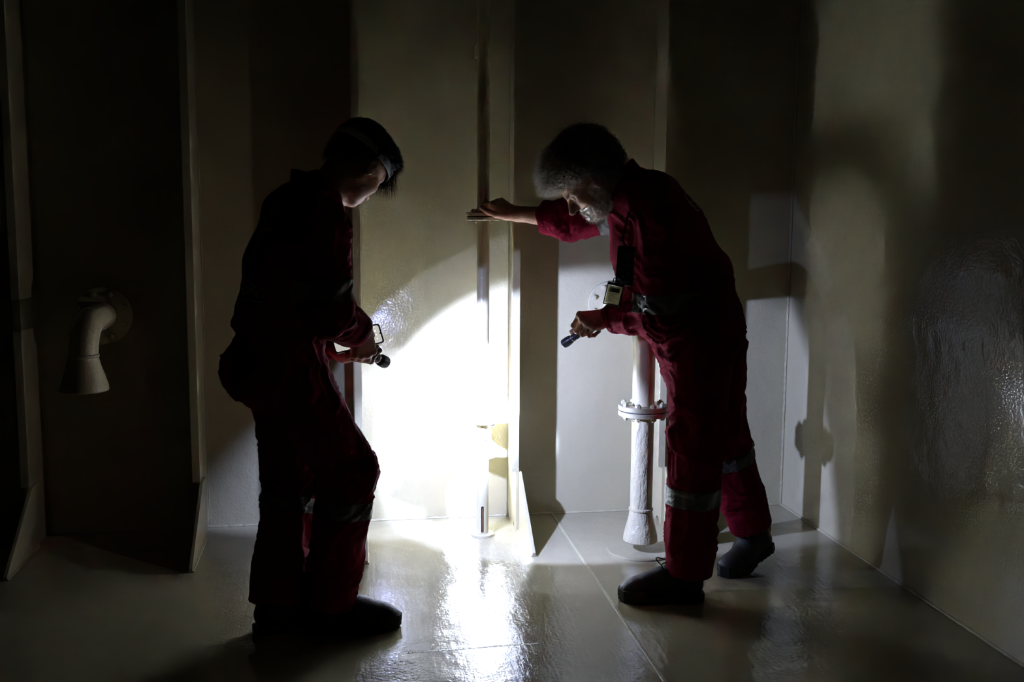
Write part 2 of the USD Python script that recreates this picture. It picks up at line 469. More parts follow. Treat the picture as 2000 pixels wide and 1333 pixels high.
part(t, 'base_plate', bp, 'pipe')
flange_pair(t, V(XT, YT_, ZF1), V(0, 0, 1), 0.073, 0.017, R1 * 0.9, 4, 0.053, 0.011, hint=(1, 0, 0), start=PI / 4)
flange_pair(t, V(XT, YT_, ZF2), V(0, 0, 1), 0.073, 0.017, R1 * 0.9, 4, 0.053, 0.011, hint=(1, 0, 0), start=PI / 4)
cl = lathe([(R1, ZF2 - 0.092), (R1 + 0.004, ZF2 - 0.090), (R1 + 0.004, ZF2 - 0.05), (R1, ZF2 - 0.048)], 32)
cl.apply_translation([XT, YT_, 0])
part(t, 'pipe_collar', cl, 'pipe')
# stays tying the pipe to the wall, and the lug of the clamp below the lower flange
for z in (2.05,):
    part(t, 'stay', box(XT - 0.006, XT + 0.006, YT_ + R1 - 0.003, YB, z - 0.025, z + 0.025), 'pipe')
lug = extrude(Polygon([(XT - R1 + 0.003, 0.375), (XT - R1 + 0.003, 0.445), (XT - R1 - 0.035, 0.448), (XT - 0.118, 0.432), (XT - 0.122, 0.418)]), 0.012)
lug.apply_transform(frame(V(1, 0, 0), V(0, 0, 1), V(0, -1, 0), V(0, YT_ + 0.006, 0)))
part(t, 'lug', lug, 'pipe', label='tapered lug sticking out left below the lower flange')


def bell_pipe(name, label, x, yw, zw, reach, bend, R, Rf, z_bell, z_flange=None, bell_r=0.07, stub=0.0):
    """A wall flange, a run out of the wall, a bend downwards and a bell mouth (with a bolted joint where z_flange is given)."""
    t = thing(name, label, 'pipe', None, (x, yw, zw))
    yp = yw - reach
    flange_pair(t, V(x, yw, zw), V(0, -1, 0), Rf, 0.018, R * 0.9, 8 if Rf < 0.105 else 8, Rf * 0.79, 0.012, hint=(0, 0, 1), single=True, start=PI / 8)
    if stub:
        part(t, 'stub', placed(lathe([(0, 0), (R * 1.25, 0), (R * 1.25, stub), (0, stub)], 40), frame(*basis(V(0, 1, 0)), V(x, yw, zw))), 'pipe')
    n = 20
    arc = [(x, yp + bend - bend * math.sin(a), zw - bend + bend * math.cos(a)) for a in np.linspace(0, PI / 2, n)]
    path = [(x, yw - 0.002, zw)] + ([(x, y_, zw) for y_ in np.linspace(yw - 0.03, yp + bend + 0.01, 5)] if reach - bend > 0.06 else []) + arc
    part(t, 'elbow', sweep(path, R, 40), 'pipe')
    ct = lambda m: placed(m, frame(V(1, 0, 0), V(0, 1, 0), V(0, 0, 1), V(x, yp, 0)))
    zb = z_bell + 0.13
    z_top = zw - bend
    cone = [(R * 0.9, z_bell), (bell_r - 0.003, z_bell), (bell_r, z_bell + 0.004), (bell_r * 0.985, z_bell + 0.02), (R + (bell_r - R) * 0.62, z_bell + 0.06), (R + (bell_r - R) * 0.25, z_bell + 0.095), (R * 1.02, zb)]
    if z_flange:
        part(t, 'pipe', ct(lathe([(0, z_flange), (R, z_flange), (R, z_top + 0.002), (0, z_top + 0.002)], 40)), 'pipe')
        part(t, 'pipe', ct(lathe([(0, zb), (R, zb)] + [(R, z) for z in np.linspace(zb, z_flange, 30)[1:]] + [(0, z_flange)], 48)), 'pipe_rough')
        flange_pair(t, V(x, yp, z_flange), V(0, 0, 1), Rf, 0.021, R * 0.9, 8, Rf * 0.79, 0.0125, hint=(1, 0, 0), start=0.25)
    elif z_top - zb > 0.01:
        part(t, 'pipe', ct(lathe([(0, zb), (R, zb), (R, z_top + 0.002), (0, z_top + 0.002)], 40)), 'pipe')
    part(t, 'weld_ring', ct(lathe([(R, zb - 0.004), (R + 0.005, zb), (R + 0.005, zb + 0.006), (R, zb + 0.01)], 40)), 'weld')
    part(t, 'bell_mouth', ct(lathe(cone[::-1] + [(R * 0.95, zb), (R * 1.02, zb)], 48)), 'pipe_rough' if z_flange else 'pipe')
    return t


bell_pipe('suction_pipe', 'thick cream suction pipe with bolted flange and bell mouth beside the curly haired man', 1.157, YB, 0.965, YB - 3.91, 0.16, 0.0445, 0.100, 0.045, 0.585)
PL = J(203, 616, 4.37)
bell_pipe('suction_pipe', 'short dim bellmouth elbow pipe on the wall at left, behind the man with the headlamp', PL[0], 4.37, PL[2], 0.36, 0.15, 0.054, 0.117, J(155, 764, 4.01)[2], None, 0.088, YB - 4.37)
dp = lathe([(0, 0), (0.135, 0), (0.135, 0.006), (0.131, 0.009), (0, 0.009)], 56)
dp.apply_translation([1.157, 3.91, 0])
solo('floor_plate', dp, 'floor', 'round steel doubler plate on the floor under the thick bellmouth pipe', 'plate')
# ------------------------------------------------------------------ bodies: signed distance fields meshed as one continuous surface
def smin(a, b, k):
    h = np.maximum(k - np.abs(a - b), 0) / k
    return np.minimum(a, b) - h * h * k * 0.25


def smax(a, b, k):
    return -smin(-a, -b, k)


class Field:
    """Primitives are added one by one to a grid; each touches only the cells near it."""

    def __init__(self, lo, hi, h):
        self.h = h
        self.lo = np.asarray(lo, float)
        self.n = np.ceil((np.asarray(hi, float) - self.lo) / h).astype(int) + 1
        self.d = np.full(self.n, 0.2, np.float32)

    def _sub(self, lo, hi):
        a = np.clip(np.floor((lo - self.lo) / self.h).astype(int), 0, self.n)
        b = np.clip(np.ceil((hi - self.lo) / self.h).astype(int) + 1, 0, self.n)
        if (b <= a).any():
            return None, None
        s = tuple(slice(x, y) for x, y in zip(a, b))
        g = np.meshgrid(*[self.lo[i] + self.h * np.arange(a[i], b[i]) for i in range(3)], indexing='ij')
        return s, np.stack(g, -1)

    def put(self, fn, lo, hi, k=0.02, op='add'):
        m = max(k, 0.05) + 2 * self.h
        s, p = self._sub(np.asarray(lo) - m, np.asarray(hi) + m)
        if s is None:
            return
        v = fn(p).astype(np.float32)
        if op == 'add':
            self.d[s] = smin(self.d[s], v, k) if k > 0 else np.minimum(self.d[s], v)
        else:
            self.d[s] = smax(self.d[s], -v, k) if k > 0 else np.maximum(self.d[s], -v)

    def limb(self, a, b, ra, rb, k=0.03, op='add', flat=None, s=1.0):
        a, b = np.asarray(a, float), np.asarray(b, float)
        ba = b - a
        l2 = max(ba @ ba, 1e-9)
        fl = None if flat is None else unit(flat)

        def fn(p):
            q = p - a
            t = np.clip(q @ ba / l2, 0, 1)
            w = q - t[..., None] * ba
            d2 = (w * w).sum(-1)
            if fl is not None:
                c = w @ fl
                d2 = d2 + c * c * (1 / (s * s) - 1)
                return (np.sqrt(d2) - (ra + (rb - ra) * t)) * min(1.0, s)
            return np.sqrt(d2) - (ra + (rb - ra) * t)
        r = max(ra, rb) * max(1, s)
        self.put(fn, np.minimum(a, b) - r, np.maximum(a, b) + r, k, op)

    def cuffed(self, a, b, ra, rb, k=0.03, hollow=0.0, op='add'):
        """A limb that ends at b in a clean flat cut (a cuff or hem), hollow for the given depth."""
        a, b = np.asarray(a, float), np.asarray(b, float)
        L = np.linalg.norm(b - a)
        z = (b - a) / L

        def cone(p, r0, r1, lo, hi, rd):
            q = p - a
            t = q @ z
            rr = np.sqrt(np.maximum((q * q).sum(-1) - t * t, 0)) - (r0 + (r1 - r0) * np.clip(t / L, 0, 1))
            dz = np.maximum(lo - t, t - hi)
            o = np.stack([rr + rd, dz + rd], -1)
            return np.minimum(o.max(-1), 0) + np.linalg.norm(np.maximum(o, 0), axis=-1) - rd
        r = max(ra, rb)
        lo, hi = np.minimum(a, b) - r, np.maximum(a, b) + r
        self.put(lambda p: cone(p, ra, rb, 0, L, 0.004), lo, hi, k, op)
        if hollow:
            th = 0.009
            self.put(lambda p: cone(p, max(ra - th, .01), max(rb - th, .01), L - hollow, L + 0.02, 0.002), lo, hi, 0.0, 'cut')

    def ball(self, c, r, k=0.02, op='add', axes=None):
        """A sphere, or an ellipsoid of radii r along the rows of axes."""
        c = np.asarray(c, float)
        r = np.broadcast_to(np.asarray(r, float), (3,))
        A = np.eye(3) if axes is None else np.asarray(axes)

        def fn(p):
            q = (p - c) @ A.T
            k0 = np.linalg.norm(q / r, axis=-1)
            k1 = np.linalg.norm(q / (r * r), axis=-1)
            return k0 * (k0 - 1) / np.maximum(k1, 1e-9)
        m = r.max()
        self.put(fn, c - m, c + m, k, op)

    def block(self, c, half, axes, rd=0.005, k=0.01, op='add'):
        c, half, A = np.asarray(c, float), np.asarray(half, float), np.asarray(axes)

        def fn(p):
            q = np.abs((p - c) @ A.T) - half + rd
            return np.linalg.norm(np.maximum(q, 0), axis=-1) + np.minimum(q.max(-1), 0) - rd
        m = np.linalg.norm(half)
        self.put(fn, c - m, c + m, k, op)

    def cut_plane(self, p0, n, k=0.004):
        """Removes everything on the side the normal points to."""
        g = [self.lo[i] + self.h * np.arange(self.n[i]) for i in range(3)]
        v = ((g[0][:, None, None] - p0[0]) * n[0] + (g[1][None, :, None] - p0[1]) * n[1] + (g[2][None, None, :] - p0[2]) * n[2]).astype(np.float32)
        self.d = smax(self.d, v, k)

    def mesh(self, iso=0.0, biggest=True):
        """Surface nets."""
        d = self.d - iso
        n = self.n
        ins = d < 0
        c = np.zeros(n - 1, np.int8)
        for o in np.ndindex(2, 2, 2):
            c += ins[o[0]:n[0] - 1 + o[0], o[1]:n[1] - 1 + o[1], o[2]:n[2] - 1 + o[2]]
        act = np.argwhere((c > 0) & (c < 8))
        idx = np.full(n - 1, -1, np.int64)
        idx[tuple(act.T)] = np.arange(len(act))
        s, w = np.zeros((len(act), 3)), np.zeros(len(act))
        for ax in range(3):
            for o in np.ndindex(2, 2):
                e0 = np.zeros(3, int)
                e0[[i for i in range(3) if i != ax]] = o
                e1 = e0.copy()
                e1[ax] = 1
                a, b = d[tuple((act + e0).T)], d[tuple((act + e1).T)]
                x = (a < 0) != (b < 0)
                t = np.where(x, a / np.where(x, a - b, 1), 0)
                pt = e0 + t[:, None] * (e1 - e0)
                s += np.where(x[:, None], pt, 0)
                w += x
        v = self.lo + self.h * (act + s / w[:, None])
        F = []
        for ax in range(3):
            u, q = [(1, 2), (2, 0), (0, 1)][ax]
            sl0 = [slice(1, n[i] - 1) for i in range(3)]
            sl1 = list(sl0)
            sl0[ax], sl1[ax] = slice(0, n[ax] - 1), slice(1, n[ax])
            x = ins[tuple(sl0)] != ins[tuple(sl1)]
            e = np.argwhere(x)
            base = e + 1
            base[:, ax] -= 1
            inside = ins[tuple(base.T)]
            du, dq = np.zeros(3, int), np.zeros(3, int)
            du[u], dq[q] = 1, 1
            quad = np.stack([idx[tuple((base - du - dq).T)], idx[tuple((base - dq).T)], idx[tuple(base.T)], idx[tuple((base - du).T)]], 1)
            quad = np.where(inside[:, None], quad, quad[:, ::-1])
            F.append(quad)
        F = np.vstack(F)
        m = trimesh.Trimesh(v, np.vstack([F[:, [0, 1, 2]], F[:, [0, 2, 3]]]), process=False)
        if biggest:
            m = largest(m)
        return m


def largest(m):
    from scipy.sparse import coo_matrix
    from scipy.sparse.csgraph import connected_components
    e = m.edges_unique
    k, lab = connected_components(coo_matrix((np.ones(len(e)), (e[:, 0], e[:, 1])), shape=(len(m.vertices),) * 2), directed=False)
    if k > 1:
        keep = np.bincount(lab).argmax()
        m = m.copy()
        m.update_faces(lab[m.faces[:, 0]] == keep)
        m.remove_unreferenced_vertices()
    return m


def vnormals(m):
    return meshkit.arrays(m, True)[2]


def sub(v):
    return np.asarray(v, float)


def wrinkle(m, bones, scale=1.0, seed=0):
    """Cloth folds: every vertex is moved along its normal by folds that run round the limb it lies on, deepest where the limb bends.
    bones: (a, b, radius, plain amplitude, ((t, width, extra amplitude), ...))."""
    v, n = np.array(m.vertices), vnormals(m)
    best, amp, co = np.full(len(v), 1e9), np.zeros(len(v)), np.zeros((len(v), 3))
    for i, (a, b, r, a0, peaks) in enumerate(bones):
        a, b = sub(a), sub(b)
        L = np.linalg.norm(b - a)
        z = (b - a) / L
        q = v - a
        t = q @ z / L
        tc = np.clip(t, 0, 1)
        w = q - tc[:, None] * (b - a)
        d = np.linalg.norm(w, axis=1) / r
        am = np.full(len(v), a0)
        for t0, wd, ex in peaks:
            am += ex * np.exp(-((t - t0) / wd) ** 2)
        better = d < best
        best = np.where(better, d, best)
        amp = np.where(better, am, amp)
        x, y, _ = basis(z)
        rad = w / np.maximum(np.linalg.norm(w, axis=1, keepdims=True), 1e-6)
        ang = np.stack([rad @ x, rad @ y], 1)
        c = np.stack([q @ z * 26 + 1.3 * ang[:, 0] + 1.0 * ang[:, 1], 1.5 * ang[:, 0] + 7 * i, 1.5 * ang[:, 1]], 1)
        co = np.where(better[:, None], c, co)
    warp = 1.6 * (meshkit.noise(v * 9, seed + 5) - 0.5)
    co[:, 0] += warp * 3
    for i, (a, b, r, a0, peaks) in enumerate(bones):      # cuffs and hems stay even
        if len(peaks) and peaks[-1][0] >= 0.9 and r < 0.1 and i % 2 == 1 and i < 8:
            dd = np.linalg.norm(v - sub(b), axis=1)
            amp *= np.clip((dd - r * 0.9) / 0.07, 0.12, 1)
    f = 1 - np.abs(2 * meshkit.noise(co, seed) - 1)
    g = 1 - np.abs(2 * meshkit.noise(co * np.array([2.1, 1.6, 1.6]) + 31, seed + 1) - 1)
    big = meshkit.noise(v * 6, seed + 2) - 0.5
    dsp = amp * scale * (1.0 * (f ** 1.5 - 0.45) + 0.45 * (g ** 1.5 - 0.45)) + 0.010 * scale * big
    v = v + n * dsp[:, None]
    m2 = trimesh.Trimesh(v, m.faces, process=False)
    return m2


def slice_band(m, a, b, t0, t1, r, off=0.0025, clip=None):
    """The ring of a cloth mesh round the bone a-b between t0 and t1, lifted off it as a thin tape."""
    a, b = sub(a), sub(b)
    z = unit(b - a)
    L = np.linalg.norm(b - a)
    p0, p1 = a + (b - a) * t0, a + (b - a) * t1
    c = (p0 + p1) / 2
    near = np.linalg.norm(m.triangles_center - c, axis=1) < r + L * (t1 - t0)
    s = trimesh.Trimesh(m.vertices, m.faces[near], process=False)
    s.remove_unreferenced_vertices()
    s = s.slice_plane(p0, z).slice_plane(p1, -z)
    if clip is not None:
        s = s.slice_plane(clip[0], clip[1])
    if len(s.faces) == 0:
        return None
    s.merge_vertices()
    w = s.vertices - a
    w = w - (w @ z)[:, None] * z
    d = np.linalg.norm(w, axis=1)
    ok = (d[s.faces] < r).all(1)
    s.update_faces(ok)
    s.remove_unreferenced_vertices()
    if len(s.faces) == 0:
        return None
    s = largest(s)
    return thicken(s, off)


def thicken(s, off, inner=-0.001):
    n = vnormals(s)
    v0, v1 = s.vertices + n * off, s.vertices + n * inner
    N = len(v0)
    e = s.edges_sorted
    u, ix, cnt = np.unique(e, axis=0, return_index=True, return_counts=True)
    bd = s.edges[ix[cnt == 1]]
    side = np.vstack([np.stack([bd[:, 0], bd[:, 0] + N, bd[:, 1] + N], 1), np.stack([bd[:, 0], bd[:, 1] + N, bd[:, 1]], 1)]) if len(bd) else np.zeros((0, 3), int)
    return trimesh.Trimesh(np.vstack([v0, v1]), np.vstack([s.faces, s.faces[:, ::-1] + N, side]), process=False)


def drape(text, surf, origin, u, v, n, off=0.003, reach=0.25):
    """Lays a flat mesh (x along u, y along v) onto the surface, pressing it along -n."""
    from scipy.spatial import cKDTree
    p = origin + text.vertices[:, :1] * u + text.vertices[:, 1:2] * v
    vn = vnormals(surf)
    V_ = surf.vertices
    e = np.stack([V_ @ u, V_ @ v], 1)
    ok = (vn @ n > 0.1) & (np.abs((V_ - origin) @ n) < reach)
    ids = np.where(ok)[0]
    tr = cKDTree(e[ids])
    dist, k = tr.query(np.stack([p @ u, p @ v], 1), k=4)
    w = 1 / (dist + 1e-3)
    w /= w.sum(1, keepdims=True)
    h = ((V_[ids] @ n)[k] * w).sum(1)
    z = text.vertices[:, 2]
    out = p + ((h - p @ n) + off * (z > z.mean()) - 0.001 * (z <= z.mean()))[:, None] * n
    return trimesh.Trimesh(out, text.faces, process=False)


def densify(m, edge):
    v, f = trimesh.remesh.subdivide_to_size(m.vertices, m.faces, edge, max_iter=12)
    return trimesh.Trimesh(v, f, process=False)


# ------------------------------------------------------------------ hands
FINGERS = {'index': (0.036, 0.090, (0.045, 0.027, 0.023), 0.0092), 'middle': (0.012, 0.094, (0.049, 0.031, 0.024), 0.0095), 'ring': (-0.011, 0.090, (0.045, 0.029, 0.024), 0.0090), 'pinky': (-0.032, 0.082, (0.035, 0.022, 0.021), 0.0080)}


def hand(F, wrist, X, Z, right, curls, thumb, nails=None, s=1.0, spread=1.0):
    """Adds a hand to the field F. X: wrist to knuckles; Z: out of the back of the hand; thumb side is Z x X for a right hand.
    curls: for each finger its three bends in degrees towards the palm; thumb: three directions (in X, thumb side, Z) of its bones."""
    X = unit(X)
    Z = unit(Z - (Z @ X) * X)
    Y = np.cross(Z, X) * (1 if right else -1)
    P = lambda x, y, z: wrist + s * (x * X + y * Y + z * Z)
    tips = {}
    for name, (y, x, lens, r) in FINGERS.items():
        y *= spread
        base = P(0.012, y * 0.45, 0.0)
        knuckle = P(x, y, 0.002)
        F.limb(base, knuckle, s * 0.0155, s * (r + 0.0035), 0.016)
        F.ball(P(x, y, 0.005), s * (r + 0.002), 0.006)
    F.limb(P(-0.012, 0.012, 0), P(-0.012, -0.012, 0), s * 0.021, s * 0.021, 0.02, flat=Z, s=0.85)
    F.ball(P(0.045, -0.022, -0.010), s * V(0.032, 0.016, 0.013), 0.014, axes=np.stack([X, Y, Z]))
    F.ball(P(0.060, 0.004, -0.004), s * V(0.030, 0.035, 0.012), 0.014, axes=np.stack([X, Y, Z]))
    for name, (y, x, lens, r) in FINGERS.items():
        p, ang = P(x, y * spread, 0.002), 0.0
        for k, (l, c) in enumerate(zip(lens, curls[name])):
            ang += math.radians(c)
            fan = 0.10 * (y / 0.036) * spread * max(math.cos(ang), 0)
            d = unit(math.cos(ang) * X - math.sin(ang) * Z + fan * Y)
            q = p + s * l * d
            r0, r1 = r * (1.0 - 0.10 * k), r * (1.0 - 0.10 * (k + 1))
            F.limb(p, q, s * r0, s * r1, 0.003 if k else 0.006)
            if k < 2:
                F.ball(q + s * 0.0012 * (math.sin(ang) * X + math.cos(ang) * Z), s * r1 * 1.06, 0.003)
            p = q
        up = math.sin(ang) * X + math.cos(ang) * Z
        tips[name] = (p, d, up, s * r * 0.72)
    p = P(0.018, 0.022, -0.010)
    F.ball(P(0.032, 0.026, -0.012), s * V(0.028, 0.016, 0.017), 0.014, axes=np.stack([X, Y, Z]))
    for k, (dv, l, r0, r1) in enumerate(zip(thumb, (0.046, 0.034, 0.029), (0.0150, 0.0118, 0.0108), (0.0122, 0.0105, 0.0088))):
        d = unit(dv[0] * X + dv[1] * Y + dv[2] * Z)
        q = p + s * l * d
        F.limb(p, q, s * r0, s * r1, 0.010 if k == 0 else 0.004)
        p = q
    tips['thumb'] = (p, d, unit(np.cross(d, np.cross(Y + 0.6 * Z, d))), s * 0.0085)
    return tips


def nail_meshes(tips, names=None):
    out = []
    for k, (p, d, up, r) in tips.items():
        up = unit(up - (up @ d) * d)
        side = np.cross(up, d)
        m = trimesh.creation.icosphere(2, 1.0)
        m.vertices = m.vertices * V(r * 0.75, r * 0.62, r * 0.16)
        m.apply_transform(frame(d, side, up, p + d * r * 0.15 + up * r * 0.97))
        out.append(m)
    return out


# ------------------------------------------------------------------ heads (local axes: x forward, y left, z up; origin in the middle of the skull)
class Head:
    def __init__(self, origin, fwd, up, s=1.0):
        self.o = sub(origin)
        f = unit(fwd)
        u = unit(up - (up @ f) * f)
        self.A = np.stack([f, np.cross(u, f), u])
        self.s = s

    def __call__(self, x, y, z):
        return self.o + self.s * (np.array([x, y, z]) @ self.A)

    def local(self, p):
        return ((p - self.o) @ self.A.T) / self.s


def sculpt_head(F, H, jaw=1.0, nose=1.0, mouth=True):
    s = H.s
    E = lambda c, r, k, op='add', ax=None: F.ball(H(*c), s * sub(r), k * s, op, H.A if ax is None else ax)
    Lm = lambda a, b, ra, rb, k, op='add', **kw: F.limb(H(*a), H(*b), s * ra, s * rb, k * s, op, **kw)
    E((-0.006, 0, 0.008), (0.098, 0.077, 0.092), 0.02)
    E((0.030, 0, 0.010), (0.066, 0.064, 0.072), 0.03)
    E((0.030, 0, -0.045), (0.058, 0.060, 0.062), 0.03)
    for y in (-1, 1):
        Lm((-0.002, y * 0.052, -0.072), (0.060, y * 0.020, -0.108), 0.017, 0.018, 0.03)        # jaw
        E((0.062, y * 0.044, -0.046), (0.024, 0.020, 0.020), 0.024)                             # cheekbone
        E((0.045, y * 0.040, -0.078), (0.026, 0.020, 0.026), 0.03)
        Lm((0.086, y * 0.012, -0.004), (0.072, y * 0.050, -0.002), 0.011, 0.010, 0.016)         # brow
    E((0.072, 0, -0.112), (0.024 * jaw, 0.024, 0.018), 0.02)
    E((0.070, 0, -0.080), (0.026, 0.034, 0.030), 0.02)
    for y in (-1, 1):
        E((0.094, y * 0.033, -0.022), (0.013, 0.018, 0.011), 0.012, 'cut')
    Lm((0.090, 0, -0.012), (0.110 * nose, 0, -0.052), 0.0085, 0.0105, 0.012)
    E((0.111 * nose, 0, -0.056), (0.013, 0.0125, 0.010), 0.008)
    for y in (-1, 1):
        E((0.100, y * 0.0125, -0.058), (0.011, 0.0075, 0.008), 0.006)
        E((0.104, y * 0.007, -0.0665), (0.005, 0.0035, 0.004), 0.003, 'cut')
        E((0.080, y * 0.032, -0.023), (0.0132, 0.0132, 0.0132), 0.003)                          # eyeballs under lids
        Lm((0.092, y * 0.022, -0.0165), (0.085, y * 0.044, -0.018), 0.0038, 0.0034, 0.005)
        Lm((0.091, y * 0.022, -0.0300), (0.085, y * 0.043, -0.0285), 0.0034, 0.0030, 0.005)
    if mouth:
        Lm((0.092, 0.019, -0.0835), (0.092, -0.019, -0.0835), 0.0062, 0.0062, 0.008)
        Lm((0.091, 0.016, -0.0945), (0.091, -0.016, -0.0945), 0.0070, 0.0070, 0.008)
        Lm((0.0995, 0.023, -0.0888), (0.0995, -0.023, -0.0888), 0.0026, 0.0026, 0.003, 'cut')
    for y in (-1, 1):                                                                           # ears
        c = math.cos(0.22)
        ax = np.stack([unit(sub([0.97, y * 0.25, 0.20]) @ H.A), unit(sub([-0.25, y * 0.97, 0.0]) @ H.A), unit(sub([-0.22, 0, 0.97]) @ H.A)])
        E((-0.010, y * 0.079, -0.024), (0.019, 0.0075, 0.032), 0.006, 'add', ax)
        E((-0.006, y * 0.088, -0.022), (0.011, 0.0070, 0.021), 0.005, 'cut', ax)
        E((-0.004, y * 0.079, -0.050), (0.008, 0.0055, 0.009), 0.005, 'add', ax)
        E((-0.003, y * 0.083, -0.032), (0.004, 0.005, 0.009), 0.004)


def eye_parts(t, H, parent):
    for y in (-1, 1):
        m = trimesh.creation.icosphere(3, 0.0126 * H.s)
        m.apply_translation(H(0.0802, y * 0.032, -0.0240))
        e = part(parent, 'eye', m, 'eye')
        d = unit(H(0.1, y * 0.030, -0.030) - H(0.0802, y * 0.032, -0.0240))
        q = trimesh.creation.icosphere(2, 1.0)
        q.vertices = q.vertices * V(0.0055, 0.0055, 0.0016) * H.s
        q.apply_transform(frame(*basis(d), H(0.0802, y * 0.032, -0.0240) + d * 0.0122 * H.s))
        part(e, 'iris', q, 'iris', smooth=True, label='dark iris')


def hair_cap(F0, H, fn_thick, h=0.0035, seed=0):
    """A hair mass: the head's field thickened by fn_thick(local points), negative where there is no hair."""
    d = F0.d.copy()
    g = np.meshgrid(*[F0.lo[i] + F0.h * np.arange(F0.n[i]) for i in range(3)], indexing='ij')
    p = np.stack(g, -1)
    near = np.abs(d) < 0.08
    th = np.full(d.shape, -0.05, np.float32)
    th[near] = fn_thick(H.local(p[near]), p[near])
    G = Field.__new__(Field)
    G.h, G.lo, G.n = F0.h, F0.lo, F0.n
    G.d = np.maximum(d - th, -(d + 0.006)).astype(np.float32)
    return G


def strand_curves(parent, name, roots, dirs, length, width, mat, curl=0.0, turns=2.0, droop=(0, 0, -1), dr=0.4, n=7, seed=1):
    r = np.random.default_rng(seed)
    N = len(roots)
    t = np.linspace(0, 1, n)
    L = length * r.uniform(0.6, 1.15, N)
    d = dirs + r.normal(0, 0.18, dirs.shape)
    d /= np.linalg.norm(d, axis=1, keepdims=True)
    a = np.cross(d, r.normal(size=d.shape))
    a /= np.linalg.norm(a, axis=1, keepdims=True)
    b = np.cross(d, a)
    ph = r.uniform(0, 6.28, N)
    P = roots[:, None] + L[:, None, None] * (t[None, :, None] * d[:, None] + dr * (t ** 2)[None, :, None] * sub(droop))
    if curl:
        w = 2 * PI * turns * t[None] + ph[:, None]
        P = P + curl * np.minimum(t * 3, 1)[None, :, None] * (np.cos(w)[..., None] * a[:, None] + np.sin(w)[..., None] * b[:, None])
    wd = width * (1 - 0.75 * t)
    return curves(parent, name, P.reshape(-1, 3), np.full(N, n), np.tile(wd, N), mat, 'stuff')


def sample_surface(m, count, seed=0, keep=None):
    r = np.random.default_rng(seed)
    tri = m.triangles
    ar = np.linalg.norm(np.cross(tri[:, 1] - tri[:, 0], tri[:, 2] - tri[:, 0]), axis=1)
    fn = np.cross(tri[:, 1] - tri[:, 0], tri[:, 2] - tri[:, 0])
    fn /= np.maximum(np.linalg.norm(fn, axis=1, keepdims=True), 1e-12)
    c = tri.mean(1)
    if keep is not None:
        ar = ar * keep(c, fn)
    i = r.choice(len(ar), count, p=ar / ar.sum())
    w = r.dirichlet([1, 1, 1], count)
    return (tri[i] * w[..., None]).sum(1), fn[i]


